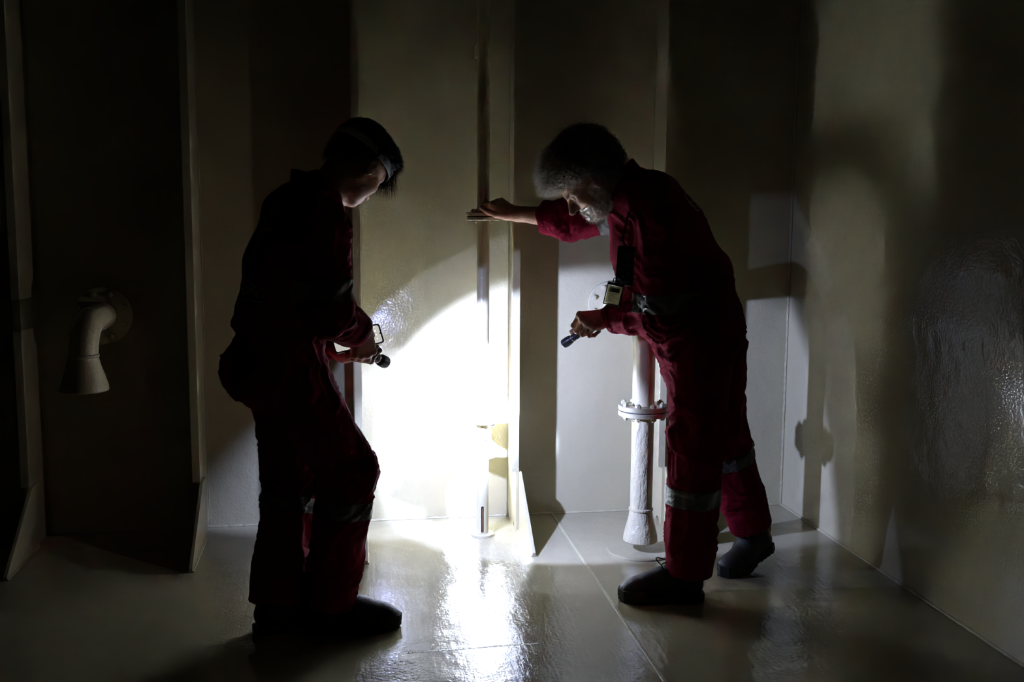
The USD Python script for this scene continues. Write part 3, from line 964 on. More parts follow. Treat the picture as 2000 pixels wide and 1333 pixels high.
# ------------------------------------------------------------------ boots
def boot(parent, heel, toe_dir, right, lift=0.0, roll=0.0, L=0.305, laces=True, shaft=0.145):
    """A low hiking boot: heel on the floor at 'heel', pointing along toe_dir; lift raises the heel, bending at the ball."""
    d = unit(sub([toe_dir[0], toe_dir[1], 0]))
    left = np.cross(V(0, 0, 1), d)
    k = 1 if right else -1

    def place(v):
        v = np.array(v, float)
        if lift:
            xb = 0.205
            x, z = v[:, 0] - xb, v[:, 2]
            th = lift * np.clip(-x / 0.06, 0, 1)
            # roll the part behind the ball up about the ball line
            c, s_ = np.cos(th), np.sin(th)
            v = np.stack([xb + np.where(x < 0, x * c + z * s_, x), v[:, 1], np.where(x < 0, -x * s_ + z * c, z)], 1)
        return heel + v[:, :1] * d + v[:, 1:2] * left + v[:, 2:] * V(0, 0, 1)

    F = Field((-0.03, -0.08, -0.005), (0.34, 0.08, 0.22), 0.0045)
    F.limb((0.045, 0, 0.055), (0.150, 0.004 * k, 0.055), 0.041, 0.043, 0.03)
    F.limb((0.150, 0.004 * k, 0.055), (0.235, 0.010 * k, 0.044), 0.047, 0.043, 0.03)
    F.ball((0.262, 0.010 * k, 0.036), (0.040, 0.042, 0.033), 0.02)
    F.limb((0.055, 0, 0.07), (0.060, 0, shaft), 0.041, 0.047, 0.03)
    F.limb((0.075, 0, 0.115), (0.190, 0.008 * k, 0.070), 0.037, 0.030, 0.03)
    F.limb((0.055, 0, shaft), (0.060, 0, shaft + 0.001), 0.055, 0.055, 0.012, flat=(0, 0, 1), s=0.22)
    F.limb((0.095, 0.0, 0.118), (0.085, 0.0, 0.165), 0.024, 0.022, 0.012)
    F.cut_plane((0, 0, 0.022), (0, 0, -1))
    up = F.mesh()
    b = part(parent, 'boot', trimesh.Trimesh(place(up.vertices), up.faces, process=False), 'boot', smooth=True)
    pts = [(0.0, 0.0), (0.004, 0.026), (0.03, 0.040), (0.09, 0.040), (0.15, 0.043 + 0.004 * k), (0.21, 0.050 + 0.006 * k), (0.26, 0.046 + 0.008 * k), (0.292, 0.030 + 0.010 * k), (0.305, 0.010 * k),
           (0.296, -0.022 + 0.010 * k), (0.262, -0.042 + 0.008 * k), (0.21, -0.048 + 0.006 * k), (0.15, -0.042 + 0.004 * k), (0.09, -0.038), (0.03, -0.039), (0.004, -0.026)]
    pl = Polygon(pts).buffer(0.006).buffer(-0.004)
    mid = extrude(pl, 0.021)
    mid.apply_translation([0, 0, 0.006])
    groove = None
    lugs = []
    x = 0.004
    i = 0
    while x < 0.30:
        if not 0.098 < x < 0.128:
            q = pl.intersection(sbox(x, -0.08, x + 0.017, 0.08))
            for half in (q.intersection(sbox(-1, 0.004, 1, 1)), q.intersection(sbox(-1, -1, 1, -0.004))):
                if half.area > 2e-5 and half.geom_type == 'Polygon':
                    lugs.append(extrude(half, 0.0075))
        x += 0.0215
        i += 1
    sole = join([mid] + lugs)
    sole = densify(sole, 0.03)
    part(b, 'sole', trimesh.Trimesh(place(sole.vertices), sole.faces, process=False), 'sole')
    rand = extrude(pl.difference(sbox(-1, -1, 0.225, 1)).buffer(0.002), 0.024)
    rand.apply_translation([0, 0, 0.02])
    rand = densify(rand, 0.03)
    part(b, 'toe_cap', trimesh.Trimesh(place(rand.vertices), rand.faces, process=False), 'sole')
    if laces:
        tree = [(0.205, 0.088), (0.183, 0.096), (0.161, 0.106), (0.140, 0.117), (0.120, 0.133)]
        rungs, eyes = [], []
        for j, (lx, lz) in enumerate(tree):
            w = 0.020
            p = np.array([(lx - 0.004, -w + 0.008 * k, lz - 0.012), (lx, -w * 0.5 + 0.008 * k, lz - 0.001), (lx + 0.003, 0.008 * k, lz + 0.003), (lx, w * 0.5 + 0.008 * k, lz - 0.001), (lx - 0.004, w + 0.008 * k, lz - 0.012)])
            rungs.append(sweep(place(p), 0.0024, 6))
            for sgn in (-1, 1):
                e = trimesh.creation.torus(0.004, 0.0016, 10, 6)
                e.apply_transform(frame(*basis(V(0.5, sgn * 0.7, 0.5)), V(lx - 0.005, sgn * (w + 0.003) + 0.008 * k, lz - 0.014)))
                eyes.append(trimesh.Trimesh(place(e.vertices), e.faces, process=False))
        for sgn in (-1, 1):
            tt = np.linspace(0, 1, 14)
            bow = np.stack([0.118 + 0.045 * np.sin(tt * PI), sgn * (0.004 + 0.034 * np.sin(tt * PI * 0.9)) + 0.008 * k, 0.137 - 0.045 * tt + 0.022 * np.sin(tt * PI)], 1)
            rungs.append(sweep(place(bow), 0.0022, 6))
        part(b, 'lace', join(rungs), 'lace', smooth=True)
        part(b, 'eyelets', join(eyes), 'eyelet')
    return b
# ------------------------------------------------------------------ a standing figure in coveralls
def figure_fields(j, f, rt, R, lo, hi, h, cloth=True):
    """The trunk and limbs as one field; with cloth=False 14 mm slimmer and with bare wrists and ankles."""
    F = Field(lo, hi, h)
    e = 0.0 if cloth else -0.016
    L = lambda a, b, ra, rb, k, **kw: F.limb(a, b, max(ra + e, .02), max(rb + e, .02), k, **kw)
    for a, rad, half in ((j['pelvis'], R['pelvis'], R['hipw']), (j['waist'], R['waist'], 0.055), (j['chest'], R['chest'], 0.080), (j['upper'], R['upper'], 0.095)):
        L(a - rt * half, a + rt * half, rad, rad, 0.05)
    L(j['pelvis'], j['waist'], R['pelvis'], R['waist'], 0.06)
    L(j['waist'], j['chest'], R['waist'] + 0.012, R['chest'] + 0.008, 0.06)
    L(j['chest'], j['upper'], R['chest'] + 0.008, R['upper'], 0.06)
    L(j['upper'], j['neck'], 0.085, 0.066, 0.06)
    for s, w in ((1, 'R'), (-1, 'L')):
        L(j['upper'] + rt * s * 0.06, j['sh' + w], 0.085, 0.072, 0.05)
        F.ball(j['pelvis'] - f * R.get('butt', 0.06) + rt * s * 0.075 - V(0, 0, 0.035), R.get('buttr', 0.112) + e, 0.05)
    for w in 'LR':
        kw = 0.018
        L(j['hip' + w], j['knee' + w], R['thigh'], R['knee'], kw)
        if cloth:
            kn, an = j['knee' + w], j['hem' + w]
            F.cuffed(kn, an, R['knee'], R['hem'], 0.03, hollow=0.05)
        else:
            L(j['knee' + w], j['ank' + w], R['knee'] - 0.012, 0.058, 0.03)
            F.limb(j['ank' + w], j['ank' + w] + j['toe' + w] * 0.04 - V(0, 0, 0.03), 0.034, 0.030, 0.02)
    for w in 'LR':
        L(j['sh' + w], j['el' + w], R['arm'], R['elbow'], 0.025)
        if cloth:
            a, b = j['el' + w], j['cuff' + w]
            F.cuffed(a, b, R['elbow'], R['cuff' + w], 0.03, hollow=0.04)
        else:
            L(j['el' + w], j['el' + w] + 0.55 * (j['wr' + w] - j['el' + w]), R['elbow'] + 0.004, 0.046, 0.02)
    return F


def bounds(j, pad=0.2):
    p = np.stack([v for k, v in j.items() if k[:3] != 'toe'])
    return p.min(0) - pad, p.max(0) + pad


def fold_bones(j, R):
    B = []
    for w in 'LR':
        B += [(j['sh' + w], j['el' + w], R['arm'], 0.006, ((0.0, 0.25, 0.006), (1.0, 0.3, 0.011))), (j['el' + w], j['cuff' + w], R['elbow'], 0.011, ((0.0, 0.3, 0.007), (1.0, 0.3, 0.006)))]
        B += [(j['hip' + w], j['knee' + w], R['thigh'], 0.007, ((0.0, 0.3, 0.010), (1.0, 0.22, 0.009))), (j['knee' + w], j['hem' + w], R['knee'], 0.009, ((0.0, 0.2, 0.008), (0.95, 0.3, 0.009)))]
    B += [(j['pelvis'] - V(0, 0, .05), j['waist'], R['pelvis'], 0.006, ((1.0, 0.4, 0.006),)), (j['waist'], j['upper'], R['chest'], 0.006, ((0.0, 0.3, 0.006),))]
    return B


def collar(parent, centre, axis, rx, ry, height, fdir, gap=0.35, flare=0.012, label=None):
    """A stand-up shirt collar, open at the front."""
    z = unit(axis)
    x = unit(fdir - (fdir @ z) * z)
    y = np.cross(z, x)
    a = np.linspace(gap, 2 * PI - gap, 46)
    rows = []
    for t, hgt in ((0, 0.0), (0.006, height * 0.5), (flare, height), (flare + 0.006, height * 1.02), (0.012, height * 0.5), (0.006, 0.0)):
        drop = 0.35 * hgt * (0.5 + 0.5 * np.cos(a))
        rows.append(centre + ((rx + t) * np.cos(a))[:, None] * x + ((ry + t) * np.sin(a))[:, None] * y + (hgt - drop)[:, None] * z)
    n, k = len(a), len(rows)
    v = np.vstack(rows)
    F = []
    for i in range(k):
        for q in range(n - 1):
            i2 = (i + 1) % k
            F += [[i * n + q, i * n + q + 1, i2 * n + q + 1], [i * n + q, i2 * n + q + 1, i2 * n + q]]
    for q in (0, n - 1):
        F += [[0 * n + q, 1 * n + q, 2 * n + q], [0 * n + q, 2 * n + q, 3 * n + q], [0 * n + q, 3 * n + q, 4 * n + q], [0 * n + q, 4 * n + q, 5 * n + q]]
    return part(parent, 'collar', trimesh.Trimesh(v, F, process=False), 'cloth', smooth=40)


def cuff_ring(parent, a, b, r, name='rolled_cuff'):
    """The thick turned-back end of a sleeve."""
    z = unit(b - a)
    prof = []
    for t in np.linspace(0, 2 * PI, 14):
        prof.append((r + 0.006 * math.cos(t), 0.017 * math.sin(t)))
    m = lathe(prof, 40)
    v = m.vertices
    ang = np.arctan2(v[:, 1], v[:, 0])
    m.vertices = v + np.stack([0.003 * np.sin(3 * ang + 1), 0.003 * np.cos(4 * ang), 0.005 * np.sin(2 * ang + 0.6) + 0.003 * np.sin(5 * ang)], 1)
    return part(parent, name, placed(m, frame(*basis(z), b - z * 0.012)), 'cloth', smooth=True)


def zigzag(pts, w, depth=0.001):
    from shapely.geometry import LineString
    return extrude(LineString(pts).buffer(w, cap_style=2), depth)


def torch(name, label, lens, axis, body_mat, length=0.135, rh=0.019, rb=0.0135):
    """A hand torch; the lens sits at 'lens' and shines along axis."""
    t = thing(name, label, 'torch', None, lens)
    x, y, z = basis(axis)
    T = frame(x, y, z, lens)
    hl = 0.042
    pm = lambda nm, prof, mat, n=36, parent=t, **k: part(parent, nm, placed(lathe(prof, n), T), mat, **k)
    head = [(rh * 0.86, -0.004), (rh * 0.86, 0.003), (rh - 0.001, 0.004), (rh, 0.002), (rh, -hl * 0.55), (rh * 0.97, -hl * 0.6), (rh * 0.97, -hl * 0.72), (rb * 1.05, -hl), (0, -hl)]
    h = pm('head', head, 'plastic')
    pm('reflector', [(rh * 0.84, -0.004), (rh * 0.6, -0.013), (rh * 0.25, -0.020), (0, -0.020)], 'chrome', parent=h)
    pm('lens', [(0, -0.0035), (rh * 0.85, -0.0035), (rh * 0.85, -0.0015), (0, -0.0015)], 'lens', parent=h)
    fins = []
    for q in range(10):
        a = q * 2 * PI / 10
        m = box(-0.0014, 0.0014, rh * 0.96, rh * 1.05, -hl * 0.5, -0.004)
        m.apply_transform(trimesh.transformations.rotation_matrix(a, [0, 0, 1]))
        fins.append(m)
    part(h, 'grip_rib', placed(join(fins), T), 'plastic')
    pm('body', [(0, -hl + 0.001), (rb, -hl + 0.001), (rb, -hl - 0.012), (rb * 0.92, -hl - 0.014), (rb * 0.92, -length + 0.02), (rb, -length + 0.018), (rb, -length + 0.004), (rb * 0.8, -length), (0, -length)], body_mat)
    pm('ring', [(rb * 1.0, -hl - 0.0035), (rb * 1.09, -hl - 0.0045), (rb * 1.09, -hl - 0.0075), (rb * 1.0, -hl - 0.0085)], 'chrome', label='bright metal ring behind the head')
    m = lathe([(0, 0), (0.005, 0), (0.005, 0.002), (0.004, 0.003), (0, 0.003)], 16)
    m.apply_transform(frame(V(0, 0, 1), V(1, 0, 0), V(0, 1, 0), V(0, rb * 0.98, -hl - 0.012)))
    part(t, 'switch', placed(m, T), 'rubber')
    knurl = [placed(trimesh.creation.torus(rb * 0.95, 0.0011, 24, 6), frame(V(1, 0, 0), V(0, 1, 0), V(0, 0, 1), V(0, 0, -hl - 0.02 - 0.006 * q))) for q in range(9)]
    part(t, 'knurling', placed(join(knurl), T), body_mat)
    return t


# ------------------------------------------------------------------ the man on the left, with headlamp, phone and torch
a_ = math.radians(20)
f, rt = V(math.cos(a_), math.sin(a_), 0), V(math.sin(a_), -math.cos(a_), 0)
jl = dict(pelvis=J(548, 705, 3.36), waist=J(550, 622, 3.37), chest=J(572, 520, 3.39), upper=J(588, 430, 3.41), neck=J(626, 372, 3.42),
          shR=J(636, 452, 3.23), elR=J(640, 610, 3.22), wrR=J(707, 640, 3.385), cuffR=J(690, 642, 3.335),
          shL=J(584, 446, 3.59), elL=J(566, 606, 3.64), wrL=J(688, 692, 3.64), cuffL=J(665, 678, 3.645),
          hipR=J(568, 745, 3.28), kneeR=J(680, 918, 3.27), ankR=J(655, 1178, 3.27), hemR=J(655, 1186, 3.27),
          hipL=J(552, 742, 3.44), kneeL=J(572, 948, 3.42), ankL=J(540, 1188, 3.32), hemL=J(545, 1188, 3.32),
          toeR=V(1, 0.03, 0), toeL=unit(V(0.90, 0.44, 0)))
RL = dict(pelvis=0.116, hipw=0.062, waist=0.114, chest=0.122, upper=0.104, butt=0.068, buttr=0.106, thigh=0.112, knee=0.086, hem=0.084, arm=0.074, elbow=0.070, cuffL=0.056, cuffR=0.064)
for w_, hl_ in (('R', V(-0.150, 3.262, 0)), ('L', V(-0.318, 3.272, 0))):
    jl['hem' + w_] = hl_ + jl['toe' + w_] * 0.072 + V(0, 0, 0.088)
    jl['ank' + w_] = hl_ + jl['toe' + w_] * 0.058 + V(0, 0, 0.10)
TL = thing('person', 'person in red coveralls and headlamp, hunched over a phone and torch, back half turned', 'person', None, jl['pelvis'] * V(1, 1, 0))

# --- head
HL = Head(J(703, 312, 3.44), unit(V(math.cos(math.radians(52)) * math.cos(math.radians(44)), math.sin(math.radians(52)) * math.cos(math.radians(44)), -math.sin(math.radians(44)))), V(0.25, 0.05, 1.0), 1.03)
FH = Field(HL.o - 0.19, HL.o + 0.19, 0.003)
sculpt_head(FH, HL)
FH.limb(HL(-0.030, 0, -0.055), jl['neck'] - V(0, 0, 0.03), 0.056, 0.062, 0.03)
FH.limb(HL(0.035, 0, -0.095), jl['neck'] + f * 0.03, 0.030, 0.045, 0.03)
head_mesh = FH.mesh()

# --- hands: the right one round the phone, the left one palm up under it with the torch
XR_, ZR_ = unit(V(0.02, 0.30, -0.95)), unit(V(0.55, -0.80, -0.25))
FR = Field(jl['wrR'] - 0.16, jl['wrR'] + 0.16, 0.0025)
FR.limb(jl['elR'] + 0.45 * (jl['wrR'] - jl['elR']), jl['wrR'], 0.040, 0.028, 0.01)
tips_r = hand(FR, jl['wrR'], XR_, ZR_, True, {'index': (42, 62, 40), 'middle': (52, 70, 45), 'ring': (58, 72, 45), 'pinky': (60, 70, 40)}, ((0.75, 0.62, -0.25), (0.85, 0.25, -0.55), (0.85, -0.05, -0.60)), s=1.08)
hand_r = FR.mesh()
LENS, AXL = TORCH_L_LENS, AX_L
grip_l = LENS - AXL * 0.150
ZL_ = -unit(V(0.25, 0.30, 0.92) - (V(0.25, 0.30, 0.92) @ AXL) * AXL)
XL_ = unit(np.cross(ZL_, AXL))          # left hand: fingers x back-of-hand = thumb side, along the torch
wrL = grip_l - XL_ * 0.062 + ZL_ * 0.024
FL = Field(wrL - 0.17, wrL + 0.17, 0.0025)
FL.limb(jl['elL'] + 0.5 * (wrL - jl['elL']), wrL, 0.040, 0.028, 0.01)
tips_l = hand(FL, wrL, XL_, ZL_, False, {'index': (58, 85, 50), 'middle': (62, 88, 50), 'ring': (64, 88, 50), 'pinky': (66, 85, 45)}, ((0.25, 0.75, -0.40), (0.30, 0.50, -0.80), (0.75, 0.05, -0.65)), s=1.0)
hand_l = FL.mesh()
jl['wrL'] = wrL
jl['cuffL'] = wrL - 0.035 * unit(wrL - jl['elL'])
lo, hi = bounds(jl)
FB = figure_fields(jl, f, rt, RL, lo, hi, 0.009, cloth=False)
body = FB.mesh()
part(TL, 'body', join([body, head_mesh, hand_r, hand_l]), 'skin_a', smooth=True)
for nm_ in nail_meshes(tips_r) + nail_meshes(tips_l):
    part(TL, 'finger_nail', nm_, 'nail', smooth=True)
eye_parts(TL, HL, TL)
lip = []
for z, r_, w in ((-0.0838, 0.0050, 0.017), (-0.0942, 0.0056, 0.015)):
    tt = np.linspace(-1, 1, 13)
    lip.append(sweep(np.array([HL(0.0945 - 0.006 * t * t, w * t, z) for t in tt]), r_ * HL.s * (1 - 0.75 * np.abs(tt) ** 2), 10))
part(TL, 'lips', join(lip), 'lip', smooth=True)

# --- coveralls
FC = figure_fields(jl, f, rt, RL, lo, hi, 0.0065, cloth=True)
FC.limb(jl['waist'] - f * 0.10 - rt * 0.10 - V(0, 0, 0.015), jl['waist'] - f * 0.10 + rt * 0.10 - V(0, 0, 0.015), 0.032, 0.032, 0.02)   # the fold above the elastic waist
cov = wrinkle(FC.mesh(), fold_bones(jl, RL), 1.3, 3)
CL = part(TL, 'coveralls', cov, 'cloth', smooth=True, label='dark red cotton coveralls')
nk = unit(jl['neck'] - jl['upper'])
collar(CL, jl['neck'] - nk * 0.020 - V(0.012, 0, 0), unit(nk + V(-0.25, 0, 0.35)), 0.070, 0.076, 0.062, f)
cuff_ring(CL, jl['elR'], jl['cuffR'], 0.063, 'cuff')
cuff_ring(CL, jl['elL'], jl['cuffL'], 0.055, 'cuff')
for nm, (a, b, t0, t1, rad) in {'arm': (jl['shR'], jl['elR'], 0.60, 0.86, 0.11), 'armL': (jl['shL'], jl['elL'], 0.60, 0.86, 0.11), 'leg': (jl['kneeR'], jl['hemR'], 0.20, 0.325, 0.125), 'legL': (jl['kneeL'], jl['hemL'], 0.10, 0.225, 0.125)}.items():
    m = slice_band(cov, a, b, t0, t1, rad)
    if m is not None:
        part(CL, 'reflective_band', m, 'tape', smooth=40, label='grey reflective band round the ' + ('sleeve' if nm[:3] == 'arm' else 'trouser leg'))
# the print on the back: round emblem, a column of small signs, and the underlined word
bu, bv, bn = rt * 1.0, unit(jl['upper'] - jl['waist']), None
bn = unit(np.cross(rt, bv))
bn = bn if bn @ f < 0 else -bn
bu = np.cross(bv, bn)
ctr = (jl['waist'] + jl['upper']) / 2 + bn * 0.14
def on_back(m, x, y, name='back_print'):
    m = densify(m, 0.012)
    part(CL, name, drape(m, cov, ctr + bu * x + bv * y, bu, bv, bn, 0.0022), 'print', smooth=False, label='pale print on the back')
word = meshkit.text_mesh('RoRo', 0.040, 0.0015, True)
word.apply_transform(np.array([[1, 0.18, 0, 0], [0, 1, 0, 0], [0, 0, 1, 0], [0, 0, 0, 1.0]]))
bl = extrude(sbox(0.0, -0.016, word.bounds[1][0], -0.011), 0.0015)
on_back(join([word, bl]), 0.118 - word.bounds[1][0], -0.115)
ring = extrude(Point(0, 0).buffer(0.036, 40).difference(Point(0, 0).buffer(0.030, 40)), 0.0015)
glyph = extrude(sbox(-0.018, 0.008, 0.018, 0.014).union(sbox(-0.003, -0.018, 0.003, 0.014)).union(sbox(-0.014, -0.004, 0.014, 0.001)), 0.0015)
on_back(join([ring, glyph]), 0.062, 0.150)
g2 = extrude(sbox(-0.03, -0.002, 0.03, 0.003).union(Polygon([(-0.02, -0.026), (-0.014, -0.026), (0.020, 0.0), (0.012, 0.0)])), 0.0015)
on_back(g2, 0.060, 0.098)
for txt, dy, h_ in (('S', 0.040, 0.030), ('S', -0.002, 0.030), ('.', -0.040, 0.03)):
    w = meshkit.text_mesh(txt, h_, 0.0015, True)
    on_back(w, 0.050, dy)
# trouser pockets and the flap that sticks out behind
pf = trimesh.creation.box([0.012, 0.13, 0.045])
pf = densify(pf, 0.03)
pf.apply_transform(frame(unit(f + V(0, 0, 0.5)), -rt, unit(V(-0.35 * f[0], -0.35 * f[1], 1)), jl['pelvis'] - f * 0.183 + rt * 0.07 + V(0, 0, 0.012)))
part(CL, 'pocket_flap', pf, 'cloth', smooth=40)
boot(TL, V(-0.150, 3.262, 0), jl['toeR'], True, L=0.305)
boot(TL, V(-0.318, 3.272, 0), jl['toeL'], False)

# --- hair
def thick_l(q, p):
    x, y, z = q[:, 0], q[:, 1], q[:, 2]
    line = 0.026 - 0.62 * np.clip(0.02 - x, -0.2, 0.2) * 1.0          # hairline: high at the brow, falling behind the ears
    line = np.where(x > 0.03, 0.018 + 0.9 * np.maximum(x - 0.062, 0), line)
    line = np.where(x < -0.022, -0.030 - 0.9 * np.clip(-0.022 - x, 0, 0.05), line)
    th = np.clip((z - line) / 0.02, 0, 1) ** 0.6
    top = 0.013 + 0.015 * np.clip(z / 0.08, 0, 1) + 0.010 * np.clip(x / 0.08, 0, 1) * np.clip(z / 0.05, 0, 1)
    n = meshkit.noise(q * 70, 5) - 0.5
    return np.where(th > 0, top * th + 0.006 * n * th, -0.02).astype(np.float32)


HF = hair_cap(FH, HL, thick_l)
hair = HF.mesh()
HLp = part(TL, 'hair', hair, 'hair_black', smooth=True, label='short thick black hair with a fringe')
rts, nn = sample_surface(hair, 5200, 2, lambda c, n: (HL.local(c)[:, 2] > -0.07) & (((c - HL.o) * n).sum(1) > 0.02))
up_ = HL.A[2]
dirs = nn * 0.55 + np.where((HL.local(rts)[:, 0] > 0.02)[:, None], HL.A[0] * 0.9 - HL.A[2] * 0.1, -HL.A[2] * 0.7 + HL.A[0] * 0.1)
strand_curves(HLp, 'hair_strands', rts - nn * 0.004, dirs, 0.022, 0.0011, 'hair_black', droop=(0, 0, -1), dr=0.25, n=4, seed=4)
fr = np.array([HL(0.088 + 0.012 * a, y, 0.052 + 0.02 * b) for a, b, y in np.stack([rng.uniform(-1, 1, 420), rng.uniform(-1, 1, 420), rng.uniform(-0.058, 0.058, 420)], 1)])
strand_curves(HLp, 'fringe_strands', fr, np.tile(HL.A[0] * 0.75 - HL.A[2] * 0.65, (420, 1)), 0.062, 0.0015, 'hair_black', droop=(0, 0, -1), dr=0.35, n=6, seed=9)

# --- headlamp: straps round the head, lamp at the brow
HB = part(TL, 'headlamp', lathe([(0, 0), (0.001, 0), (0.001, 0.001), (0, 0.001)], 6), 'plastic') if False else None
tt = np.linspace(0, 2 * PI, 72)


def strap_loop(pts, w, th, nrm):
    n = len(pts)
    v = np.concatenate([pts + w * nrm[:, 0] - th * nrm[:, 1], pts + w * nrm[:, 0] + th * nrm[:, 1], pts - w * nrm[:, 0] + th * nrm[:, 1], pts - w * nrm[:, 0] - th * nrm[:, 1]])
    F = []
    for k in range(4):
        for i in range(n - 1):
            a, b, c, d = k * n + i, k * n + i + 1, ((k + 1) % 4) * n + i + 1, ((k + 1) % 4) * n + i
            F += [[a, c, b], [a, d, c]]
    return trimesh.Trimesh(v, F, process=False)


def band_pts(tilt=0.20, z0=0.034, gx=0.104, gy=0.086, grow=1.0):
    P_, N_ = [], []
    for a in tt:
        x, y = gx * math.cos(a) * grow, gy * math.sin(a) * grow
        z = z0 - tilt * (x - 0.08) * -1 * 0.0 + 0.10 * (-x) * -0.9
        P_.append(HL(x - 0.002, y, z))
        out = unit(sub([math.cos(a) / gx, math.sin(a) / gy, 0]) @ HL.A)
        N_.append(np.stack([HL.A[2], out]))
    return np.array(P_), np.array(N_)


bp_, bn_ = band_pts(z0=0.018, gx=0.119, gy=0.094)
hd = part(TL, 'headlamp', strap_loop(bp_, 0.0125, 0.0012, bn_), 'white_strap', smooth=40, label='headlamp on a pale elastic strap with dark lettering')
lampc = HL(0.122, 0, 0.020)
lb = manifold_box = None
def rounded_box(size, r=0.006):
    import manifold3d as m3
    s_ = np.array(size) / 2 - r
    pts = [m3.Manifold.sphere(r, 16).translate([sx * s_[0], sy * s_[1], sz * s_[2]]) for sx in (-1, 1) for sy in (-1, 1) for sz in (-1, 1)]
    q = m3.Manifold.batch_hull(pts).to_mesh()
    return trimesh.Trimesh(np.array(q.vert_properties[:, :3]), np.array(q.tri_verts), process=False)


lm = rounded_box([0.026, 0.056, 0.036], 0.007)
part(hd, 'lamp_body', placed(lm, frame(HL.A[0], HL.A[1], HL.A[2], lampc)), 'plastic')
part(hd, 'lamp_lens', placed(lathe([(0, 0), (0.012, 0), (0.012, 0.003), (0.009, 0.005), (0, 0.006)], 24), frame(*basis(HL.A[0]), HL(0.1345, 0, 0.020))), 'chrome', label='unlit lamp lens')
wl_ = meshkit.text_mesh('EX', 0.011, 0.0008, True)
wl_.apply_translation([0, -0.0055, 0])
side = -1
k0 = int(72 * 0.86)
o_, ov = bp_[k0], bn_[k0]
tx = unit(np.cross(ov[0], ov[1]))
part(hd, 'strap_lettering', placed(wl_, frame(tx, ov[0], ov[1], o_ + ov[1] * 0.0013 - tx * 0.010)), 'plastic', smooth=False)

# --- phone in his right hand
ph_c = J(698, 662, 3.43)
pu = unit(J(742, 655, 3.43) - J(652, 676, 3.40))
pv = unit(J(745, 640, 3.45) - J(733, 677, 3.42))
pv = unit(pv - (pv @ pu) * pu)
pn = np.cross(pu, pv)           # towards the viewer
TP = thing('phone', 'black mobile phone with lit screen held by the man with the headlamp', 'phone', None, ph_c)
def rrect(w, h, r):
    return sbox(-w / 2 + r, -h / 2 + r, w / 2 - r, h / 2 - r).buffer(r, 10)
def on_phone(m, z=0.0):
    m = m.copy()
    m.apply_translation([0, 0, z])
    return placed(m, frame(pu, pv, pn, ph_c))
PW, PH = 0.168, 0.070
pb = part(TP, 'case', on_phone(join([extrude(rrect(PW, PH, 0.010), 0.0065), extrude(rrect(PW, PH, 0.010).difference(rrect(PW - 0.009, PH - 0.009, 0.007)), 0.0085)]), -0.005), 'plastic')
part(TP, 'screen', on_phone(extrude(rrect(PW - 0.0095, PH - 0.0095, 0.007), 0.0006), 0.0016), 'screen', smooth=False, label='lit screen showing a pale camera preview')
nt = extrude(Point(0, 0).buffer(0.0022, 16).union(sbox(0, -0.0026, 0.004, 0.0026)), 0.0005)
nt.apply_translation([PW / 2 - 0.0062, 0.0, 0])
part(TP, 'notch', on_phone(nt, 0.0023), 'plastic', smooth=False)
for q in range(4):
    ic = extrude(Point(PW / 2 - 0.020, 0.026 - 0.014 * q).buffer(0.0022 if q != 1 else 0.003, 10), 0.0004)
    part(TP, 'screen_icon', on_phone(ic, 0.0023), 'icon', smooth=False)
part(TP, 'back_camera', on_phone(extrude(rrect(0.024, 0.024, 0.006), 0.002), -0.0069).copy().apply_translation(pu * 0.055 + pv * 0.02), 'plastic')

torch('hand_torch', 'olive and black torch shining right, under the phone of the man with the headlamp', LENS, AXL, 'green', 0.195, 0.0215, 0.0155)
# ------------------------------------------------------------------ the curly haired man on the right: bent forward, one hand on the upper flange, the other with a torch
a_ = math.radians(172)
f, rt = V(math.cos(a_), math.sin(a_), 0), V(math.sin(a_), -math.cos(a_), 0)
bend = unit(V(-0.55, 0.05, 0.83))
jr = dict(pelvis=J(1368, 618, 3.56), waist=J(1340, 548, 3.60), chest=J(1298, 462, 3.63), upper=J(1264, 400, 3.64), neck=J(1216, 362, 3.64),
          shL=J(1292, 440, 3.44), elL=J(1300, 618, 3.45), wrL=V(0, 0, 0), cuffL=V(0, 0, 0),
          shR=J(1250, 408, 3.80), elR=J(1112, 428, 3.93), wrR=J(1004, 424, 4.10), cuffR=J(1062, 426, 3.99),
          hipL=J(1364, 668, 3.45), kneeL=J(1362, 845, 3.38), hipR=J(1390, 650, 3.63), kneeR=J(1408, 850, 3.62),
          toeL=unit(V(-0.309, 0.012, 0)), toeR=unit(V(-0.30, -0.155, 0)))
heelL, heelR = V(1.235, 3.375, 0), V(1.640, 3.720, 0)
jr['hemL'] = heelL + jr['toeL'] * 0.055 + V(0, 0, 0.092)
jr['ankL'] = heelL + jr['toeL'] * 0.058 + V(0, 0, 0.10)
jr['hemR'] = heelR + jr['toeR'] * 0.125 + V(0, 0, 0.165)
jr['ankR'] = heelR + jr['toeR'] * 0.075 + V(0, 0, 0.15)
RR = dict(pelvis=0.128, hipw=0.060, waist=0.128, chest=0.130, upper=0.106, butt=0.035, buttr=0.105, thigh=0.118, knee=0.092, hem=0.082, arm=0.080, elbow=0.074, cuffL=0.062, cuffR=0.064)
TR = thing('person', 'person with curly grey hair and red coveralls, bent forward, one arm reaching to a flange', 'person', None, jr['pelvis'] * V(1, 1, 0))

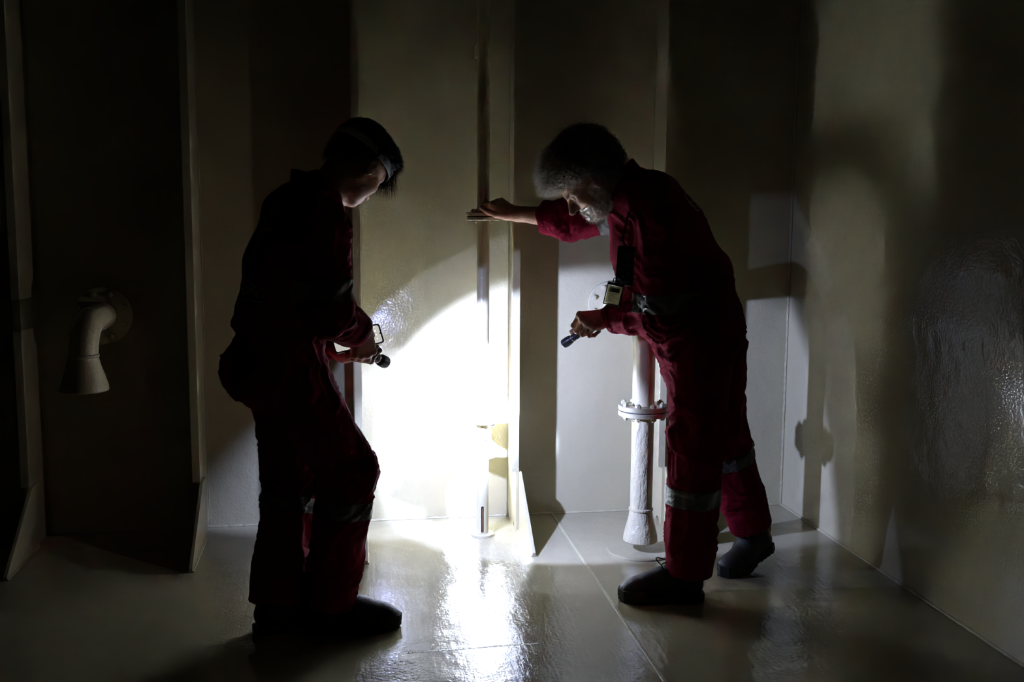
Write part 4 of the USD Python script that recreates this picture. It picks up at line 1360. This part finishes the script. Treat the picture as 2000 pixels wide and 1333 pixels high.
# --- head
fw_r = unit(V(-0.66, 0.12, -0.74))
HR = Head(J(1143, 340, 3.64), fw_r, V(-0.6, 0.0, 0.8), 1.08)
FH2 = Field(HR.o - 0.20, HR.o + 0.20, 0.003)
sculpt_head(FH2, HR, 1.05, 1.08)
FH2.limb(HR(-0.035, 0, -0.050), jr['neck'] + (jr['upper'] - jr['neck']) * 0.3, 0.060, 0.070, 0.03)
FH2.limb(HR(0.030, 0, -0.095), jr['neck'] + V(0, 0, -0.05), 0.030, 0.050, 0.03)
head2 = FH2.mesh()

# --- right hand resting on the flange, fingers round the far side of the pipe
top = ZF1 + 0.017
wr = J(1006, 417, 4.10)
jr['wrR'] = wr
Xh = unit(V(0.550, 4.165, 1.425) - wr)
Fh = Field(wr - 0.19, wr + 0.19, 0.0025)
Fh.limb(jr['elR'] + 0.15 * (wr - jr['elR']), wr, 0.043, 0.029, 0.01)
tips2r = hand(Fh, wr, Xh, V(0.10, -0.55, 0.80), True, {'index': (30, 45, 30), 'middle': (34, 48, 30), 'ring': (36, 48, 30), 'pinky': (38, 46, 26)}, ((0.80, 0.50, -0.10), (0.95, 0.10, -0.05), (0.95, -0.15, -0.05)), s=1.03)
hand2r = Fh.mesh()

# --- left fist round the torch
LENS2, AXR = TORCH_R_LENS, AX_R
Tz = unit(V(-0.27, 0.82, -0.50))                                   # how the torch lies in the fist
AXT = AX_R
grip = LENS2 - AXT * 0.142 + V(0.006, 0, 0.004)
Z2 = unit(V(-0.15, -0.45, 0.88) - (V(-0.15, -0.45, 0.88) @ AXT) * AXT)
X2 = unit(0.55 * unit(np.cross(Z2, AXT)) + V(-0.85, -0.05, 0.05))
Z2 = unit(V(-0.10, -0.62, 0.78) - (V(-0.10, -0.62, 0.78) @ X2) * X2)                                       # left hand: fingers x back-of-hand = thumb side
wr2 = grip - X2 * 0.068 + Z2 * 0.026
F2 = Field(wr2 - 0.18, wr2 + 0.18, 0.0025)
jr['wrL'] = wr2
F2.limb(jr['elL'] + 0.6 * (wr2 - jr['elL']), wr2, 0.040, 0.030, 0.01)
tips2l = hand(F2, wr2, X2, Z2, False, {'index': (72, 95, 55), 'middle': (76, 95, 55), 'ring': (78, 95, 52), 'pinky': (80, 88, 48)}, ((0.55, 0.42, -0.68), (0.75, 0.20, -0.62), (0.80, -0.05, -0.60)), s=1.12)
hand2l = F2.mesh()
jr['cuffL'] = wr2 - 0.045 * unit(wr2 - jr['elL'])
lo, hi = bounds(jr)
body2 = figure_fields(jr, f, rt, RR, lo, hi, 0.009, cloth=False).mesh()
part(TR, 'body', join([body2, head2, hand2r, hand2l]), 'skin_b', smooth=True)
for nm_ in nail_meshes(tips2r) + nail_meshes(tips2l):
    part(TR, 'finger_nail', nm_, 'nail', smooth=True)
eye_parts(TR, HR, TR)

# --- coveralls
FC = figure_fields(jr, f, rt, RR, lo, hi, 0.0065, cloth=True)
FC.limb(jr['waist'] - f * 0.105 - rt * 0.08, jr['waist'] - f * 0.105 + rt * 0.08, 0.028, 0.028, 0.03)
FC.limb(J(1250, 425, 3.62), J(1268, 500, 3.60), 0.100, 0.118, 0.06, flat=(0, 1, 0), s=1.25)          # the chest and the loose front hanging forward
FC.limb(J(1268, 500, 3.60), J(1292, 590, 3.58), 0.118, 0.110, 0.06, flat=(0, 1, 0), s=1.2)
FC.limb(J(1330, 660, 3.54), J(1335, 700, 3.51), 0.105, 0.095, 0.05)
cov2 = wrinkle(FC.mesh(), fold_bones(jr, RR), 1.35, 11)
CR = part(TR, 'coveralls', cov2, 'cloth', smooth=True, label='dark red cotton coveralls with rolled sleeves')
nk = unit(jr['neck'] - jr['upper'])
collar(CR, jr['neck'] - nk * 0.030, unit(nk + V(-0.10, 0, 0.10)), 0.078, 0.082, 0.060, unit(V(-0.6, 0, -0.7)))
cuff_ring(CR, jr['elR'], jr['cuffR'], 0.063)
cuff_ring(CR, jr['elL'], jr['cuffL'], 0.062)
for nm, (a, b, t0, t1, rad) in {'sleeve': (jr['shL'], jr['elL'], 0.74, 0.94, 0.12), 'far sleeve': (jr['shR'], jr['elR'], 0.38, 0.56, 0.12), 'leg': (jr['kneeL'], jr['hemL'], 0.38, 0.50, 0.13), 'far leg': (jr['kneeR'], jr['hemR'], 0.16, 0.29, 0.13)}.items():
    m = slice_band(cov2, a, b, t0, t1, rad)
    if m is not None:
        part(CR, 'reflective_band', m, 'tape', smooth=40, label='grey reflective band round the ' + ('sleeve' if 'sleeve' in nm else 'trouser leg'))
# emblem on the back
bv = unit(jr['upper'] - jr['waist'])
bn = unit(np.cross(rt, bv))
bn = bn if bn[0] > 0 else -bn
bu = np.cross(bv, bn)
em = extrude(Point(0, 0).buffer(0.042, 40).difference(Point(0, 0).buffer(0.036, 40)).union(Point(0, 0).buffer(0.026, 40).difference(Point(0, 0).buffer(0.021, 40)).intersection(sbox(-1, -1, 1, 0.006))).union(sbox(-0.0025, -0.006, 0.0025, 0.026)), 0.0015)
ctr = jr['chest'] * 0.45 + jr['upper'] * 0.55 + bn * 0.12
part(CR, 'back_print', drape(densify(em, 0.012), cov2, ctr + rt * -0.085, bu, bv, bn, 0.0022), 'print', smooth=False, label='pale round emblem on the back')
boot(TR, heelL, jr['toeL'], False)
boot(TR, heelR, jr['toeR'], True, lift=0.30)

# --- gas meter hanging from a strap on the chest, and the name badge below it
gc = J(1221, 520, 3.41)
gu, gw = unit(V(0.03, -0.06, 1.0)), None
gn = unit(V(-0.50, -0.85, 0.0))
gn = unit(gn - (gn @ gu) * gu)
gx = np.cross(gu, gn)
GT = frame(gx, gu, gn, gc)
radio = thing('gas_meter', 'black handheld meter with keypad hanging on the chest of the curly haired man', 'meter', None, gc)
part(radio, 'case', placed(rounded_box([0.058, 0.135, 0.030], 0.006), GT), 'plastic')
part(radio, 'trim', placed(box(-0.025, 0.020, 0.0085, 0.0105, 0.0145, 0.0162), GT), 'chrome', smooth=False, label='bright metal trim line')
part(radio, 'display', placed(box(-0.022, 0.022, 0.018, 0.050, 0.0145, 0.0156), GT), 'rubber', smooth=False)
for r_ in range(4):
    for c_ in range(3):
        part(radio, 'key', placed(placed(rounded_box([0.010, 0.006, 0.004], 0.0015), trimesh.transformations.translation_matrix([-0.016 + 0.016 * c_, -0.010 - 0.012 * r_, 0.0155])), GT), 'grey_plastic' if (r_ + c_) % 3 == 0 else 'rubber')
st = [gc + gu * 0.066, J(1216, 470, 3.435), J(1224, 430, 3.47), J(1238, 388, 3.53), J(1248, 362, 3.59)]
part(radio, 'strap', sweep(np.array(st), 0.0035, 8), 'dark_strap', smooth=True)
bc = J(1199, 574, 3.395)
bu_ = unit(J(1205, 556, 3.395) - J(1196, 594, 3.387))
bn_r = unit(V(-0.35, -0.93, 0.05))
bn_r = unit(bn_r - (bn_r @ bu_) * bu_)
bx = np.cross(bu_, bn_r)
BT = frame(bx, bu_, bn_r, bc)
badge = thing('name_badge', 'pale name badge in a clear sleeve hanging below the black meter', 'badge', None, bc)
part(badge, 'card', placed(box(-0.024, 0.024, -0.036, 0.026, -0.0006, 0.0006), BT), 'card', smooth=False)
part(badge, 'photo_panel', placed(box(-0.019, 0.018, 0.004, 0.020, 0.0006, 0.0011), BT), 'card_blue', smooth=False)
part(badge, 'print_lines', placed(join([box(-0.018, -0.018 + w_, y_, y_ + 0.0018, 0.0006, 0.0010) for y_, w_ in ((-0.003, .03), (-0.009, .024), (-0.015, .033), (-0.021, .02), (-0.027, .028))]), BT), 'card_print', smooth=False)
part(badge, 'sleeve', placed(extrude(sbox(-0.028, -0.040, 0.028, 0.040).buffer(0.002), 0.0006), BT @ trimesh.transformations.translation_matrix([0, 0, 0.0018])), 'clear', smooth=False, label='clear plastic sleeve')
part(badge, 'frame', placed(extrude(sbox(-0.028, -0.040, 0.028, 0.036).buffer(0.001).difference(sbox(-0.0255, -0.0375, 0.0255, 0.0275)), 0.003), BT @ trimesh.transformations.translation_matrix([0, 0, -0.0012])), 'white_strap', smooth=False)
lp = [bc + bu_ * 0.036 + bx * 0.012, bc + bu_ * 0.052 + bx * 0.012, bc + bu_ * 0.056, bc + bu_ * 0.052 - bx * 0.012, bc + bu_ * 0.036 - bx * 0.012]
part(badge, 'clip', sweep(np.array(lp), 0.0016, 8), 'white_strap', smooth=True)

# --- curly grey hair and beard
def thick_r(q, p):
    x, y, z = q[:, 0], q[:, 1], q[:, 2]
    line = np.where(x > 0.0, 0.012 + 0.45 * np.maximum(x - 0.05, 0), -0.010 + 0.4 * np.clip(x + 0.02, -0.03, 0.02))
    line = np.where(x < -0.03, -0.060, line)
    th = np.clip((z - line) / 0.022, 0, 1) ** 0.6
    curl = meshkit.noise(q * 48, 3) * 0.6 + meshkit.noise(q * 95, 4) * 0.4
    return np.where(th > 0, (0.024 + 0.018 * np.clip(z / 0.07, 0, 1) + 0.010 * np.clip(x / 0.07, 0, 1) + 0.012 * np.clip((-0.02 - x) / 0.04, 0, 1) + 0.030 * (curl - 0.5)) * th, -0.02).astype(np.float32)


hair2 = hair_cap(FH2, HR, thick_r).mesh()
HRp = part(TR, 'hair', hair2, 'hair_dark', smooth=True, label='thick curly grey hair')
rts, nn = sample_surface(hair2, 4600, 6, lambda c, n: (((c - HR.o) * n).sum(1) > 0.03))
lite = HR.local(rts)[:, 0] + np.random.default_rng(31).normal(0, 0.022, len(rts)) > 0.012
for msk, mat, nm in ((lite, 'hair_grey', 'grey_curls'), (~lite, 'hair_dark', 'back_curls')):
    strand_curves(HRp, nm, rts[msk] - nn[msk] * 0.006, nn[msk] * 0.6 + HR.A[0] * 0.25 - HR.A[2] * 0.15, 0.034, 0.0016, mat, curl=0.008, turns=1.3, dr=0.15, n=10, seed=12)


def thick_b(q, p):
    x, y, z = q[:, 0], q[:, 1], q[:, 2]
    st = lambda v, lo, hi: np.clip((v - lo) / (hi - lo), 0, 1)
    jaw = st(-z, 0.066, 0.086) * st(x, -0.012, 0.006) * st(0.165 + z, 0, 0.02)
    side = st(x, -0.012, 0.004) * st(0.052 - x, 0, 0.022) * st(np.abs(y), 0.034, 0.048) * st(-z, 0.018, 0.034)
    lipb = st(x, 0.05, 0.07) * st(-z, 0.066, 0.071) * st(0.081 + z, 0, 0.004)
    mouth = st(0.027 - np.abs(y), 0, 0.006) * st(x, 0.05, 0.065) * st(z + 0.103, 0, 0.005) * st(-z, 0.078, 0.081)
    m = np.clip(np.maximum(np.maximum(jaw, side * 0.8), lipb * 0.55) - mouth, 0, 1)
    n = meshkit.noise(q * 110, 8)
    return (-0.005 + 0.014 * m + 0.006 * (n - 0.5) * m).astype(np.float32)


beard = hair_cap(FH2, HR, thick_b).mesh(biggest=False)
BRp = part(TR, 'beard', beard, 'hair_grey', smooth=True, label='short grey beard')
rts, nn = sample_surface(beard, 3800, 7, lambda c, n: (((c - HR.o) * n).sum(1) > 0.02))
strand_curves(BRp, 'beard_strands', rts - nn * 0.003, nn * 0.5 - HR.A[2] * 0.6 + HR.A[0] * 0.2, 0.013, 0.0008, 'hair_grey', curl=0.0015, turns=0.7, dr=0.2, n=5, seed=15)
for y in (-1, 1):       # eyebrows
    e, en = [], []
    for q in range(120):
        yy = rng.uniform(0.012, 0.050)
        e.append(HR(0.0985 - 6.5 * max(yy - 0.02, 0) ** 2 - 0.002, y * yy, -0.003 + rng.uniform(-.004, .004)))
    strand_curves(BRp if False else HRp, 'eyebrow', np.array(e), np.tile(HR.A[0] * 0.5 + HR.A[1] * y * 0.7 - HR.A[2] * 0.2, (120, 1)), 0.013, 0.0008, 'hair_grey', dr=0.1, n=4, seed=18)

torch('hand_torch', 'black torch pointing down and left in the fist of the curly haired man', LENS2, AXT, 'plastic', 0.168, 0.0175, 0.0135)
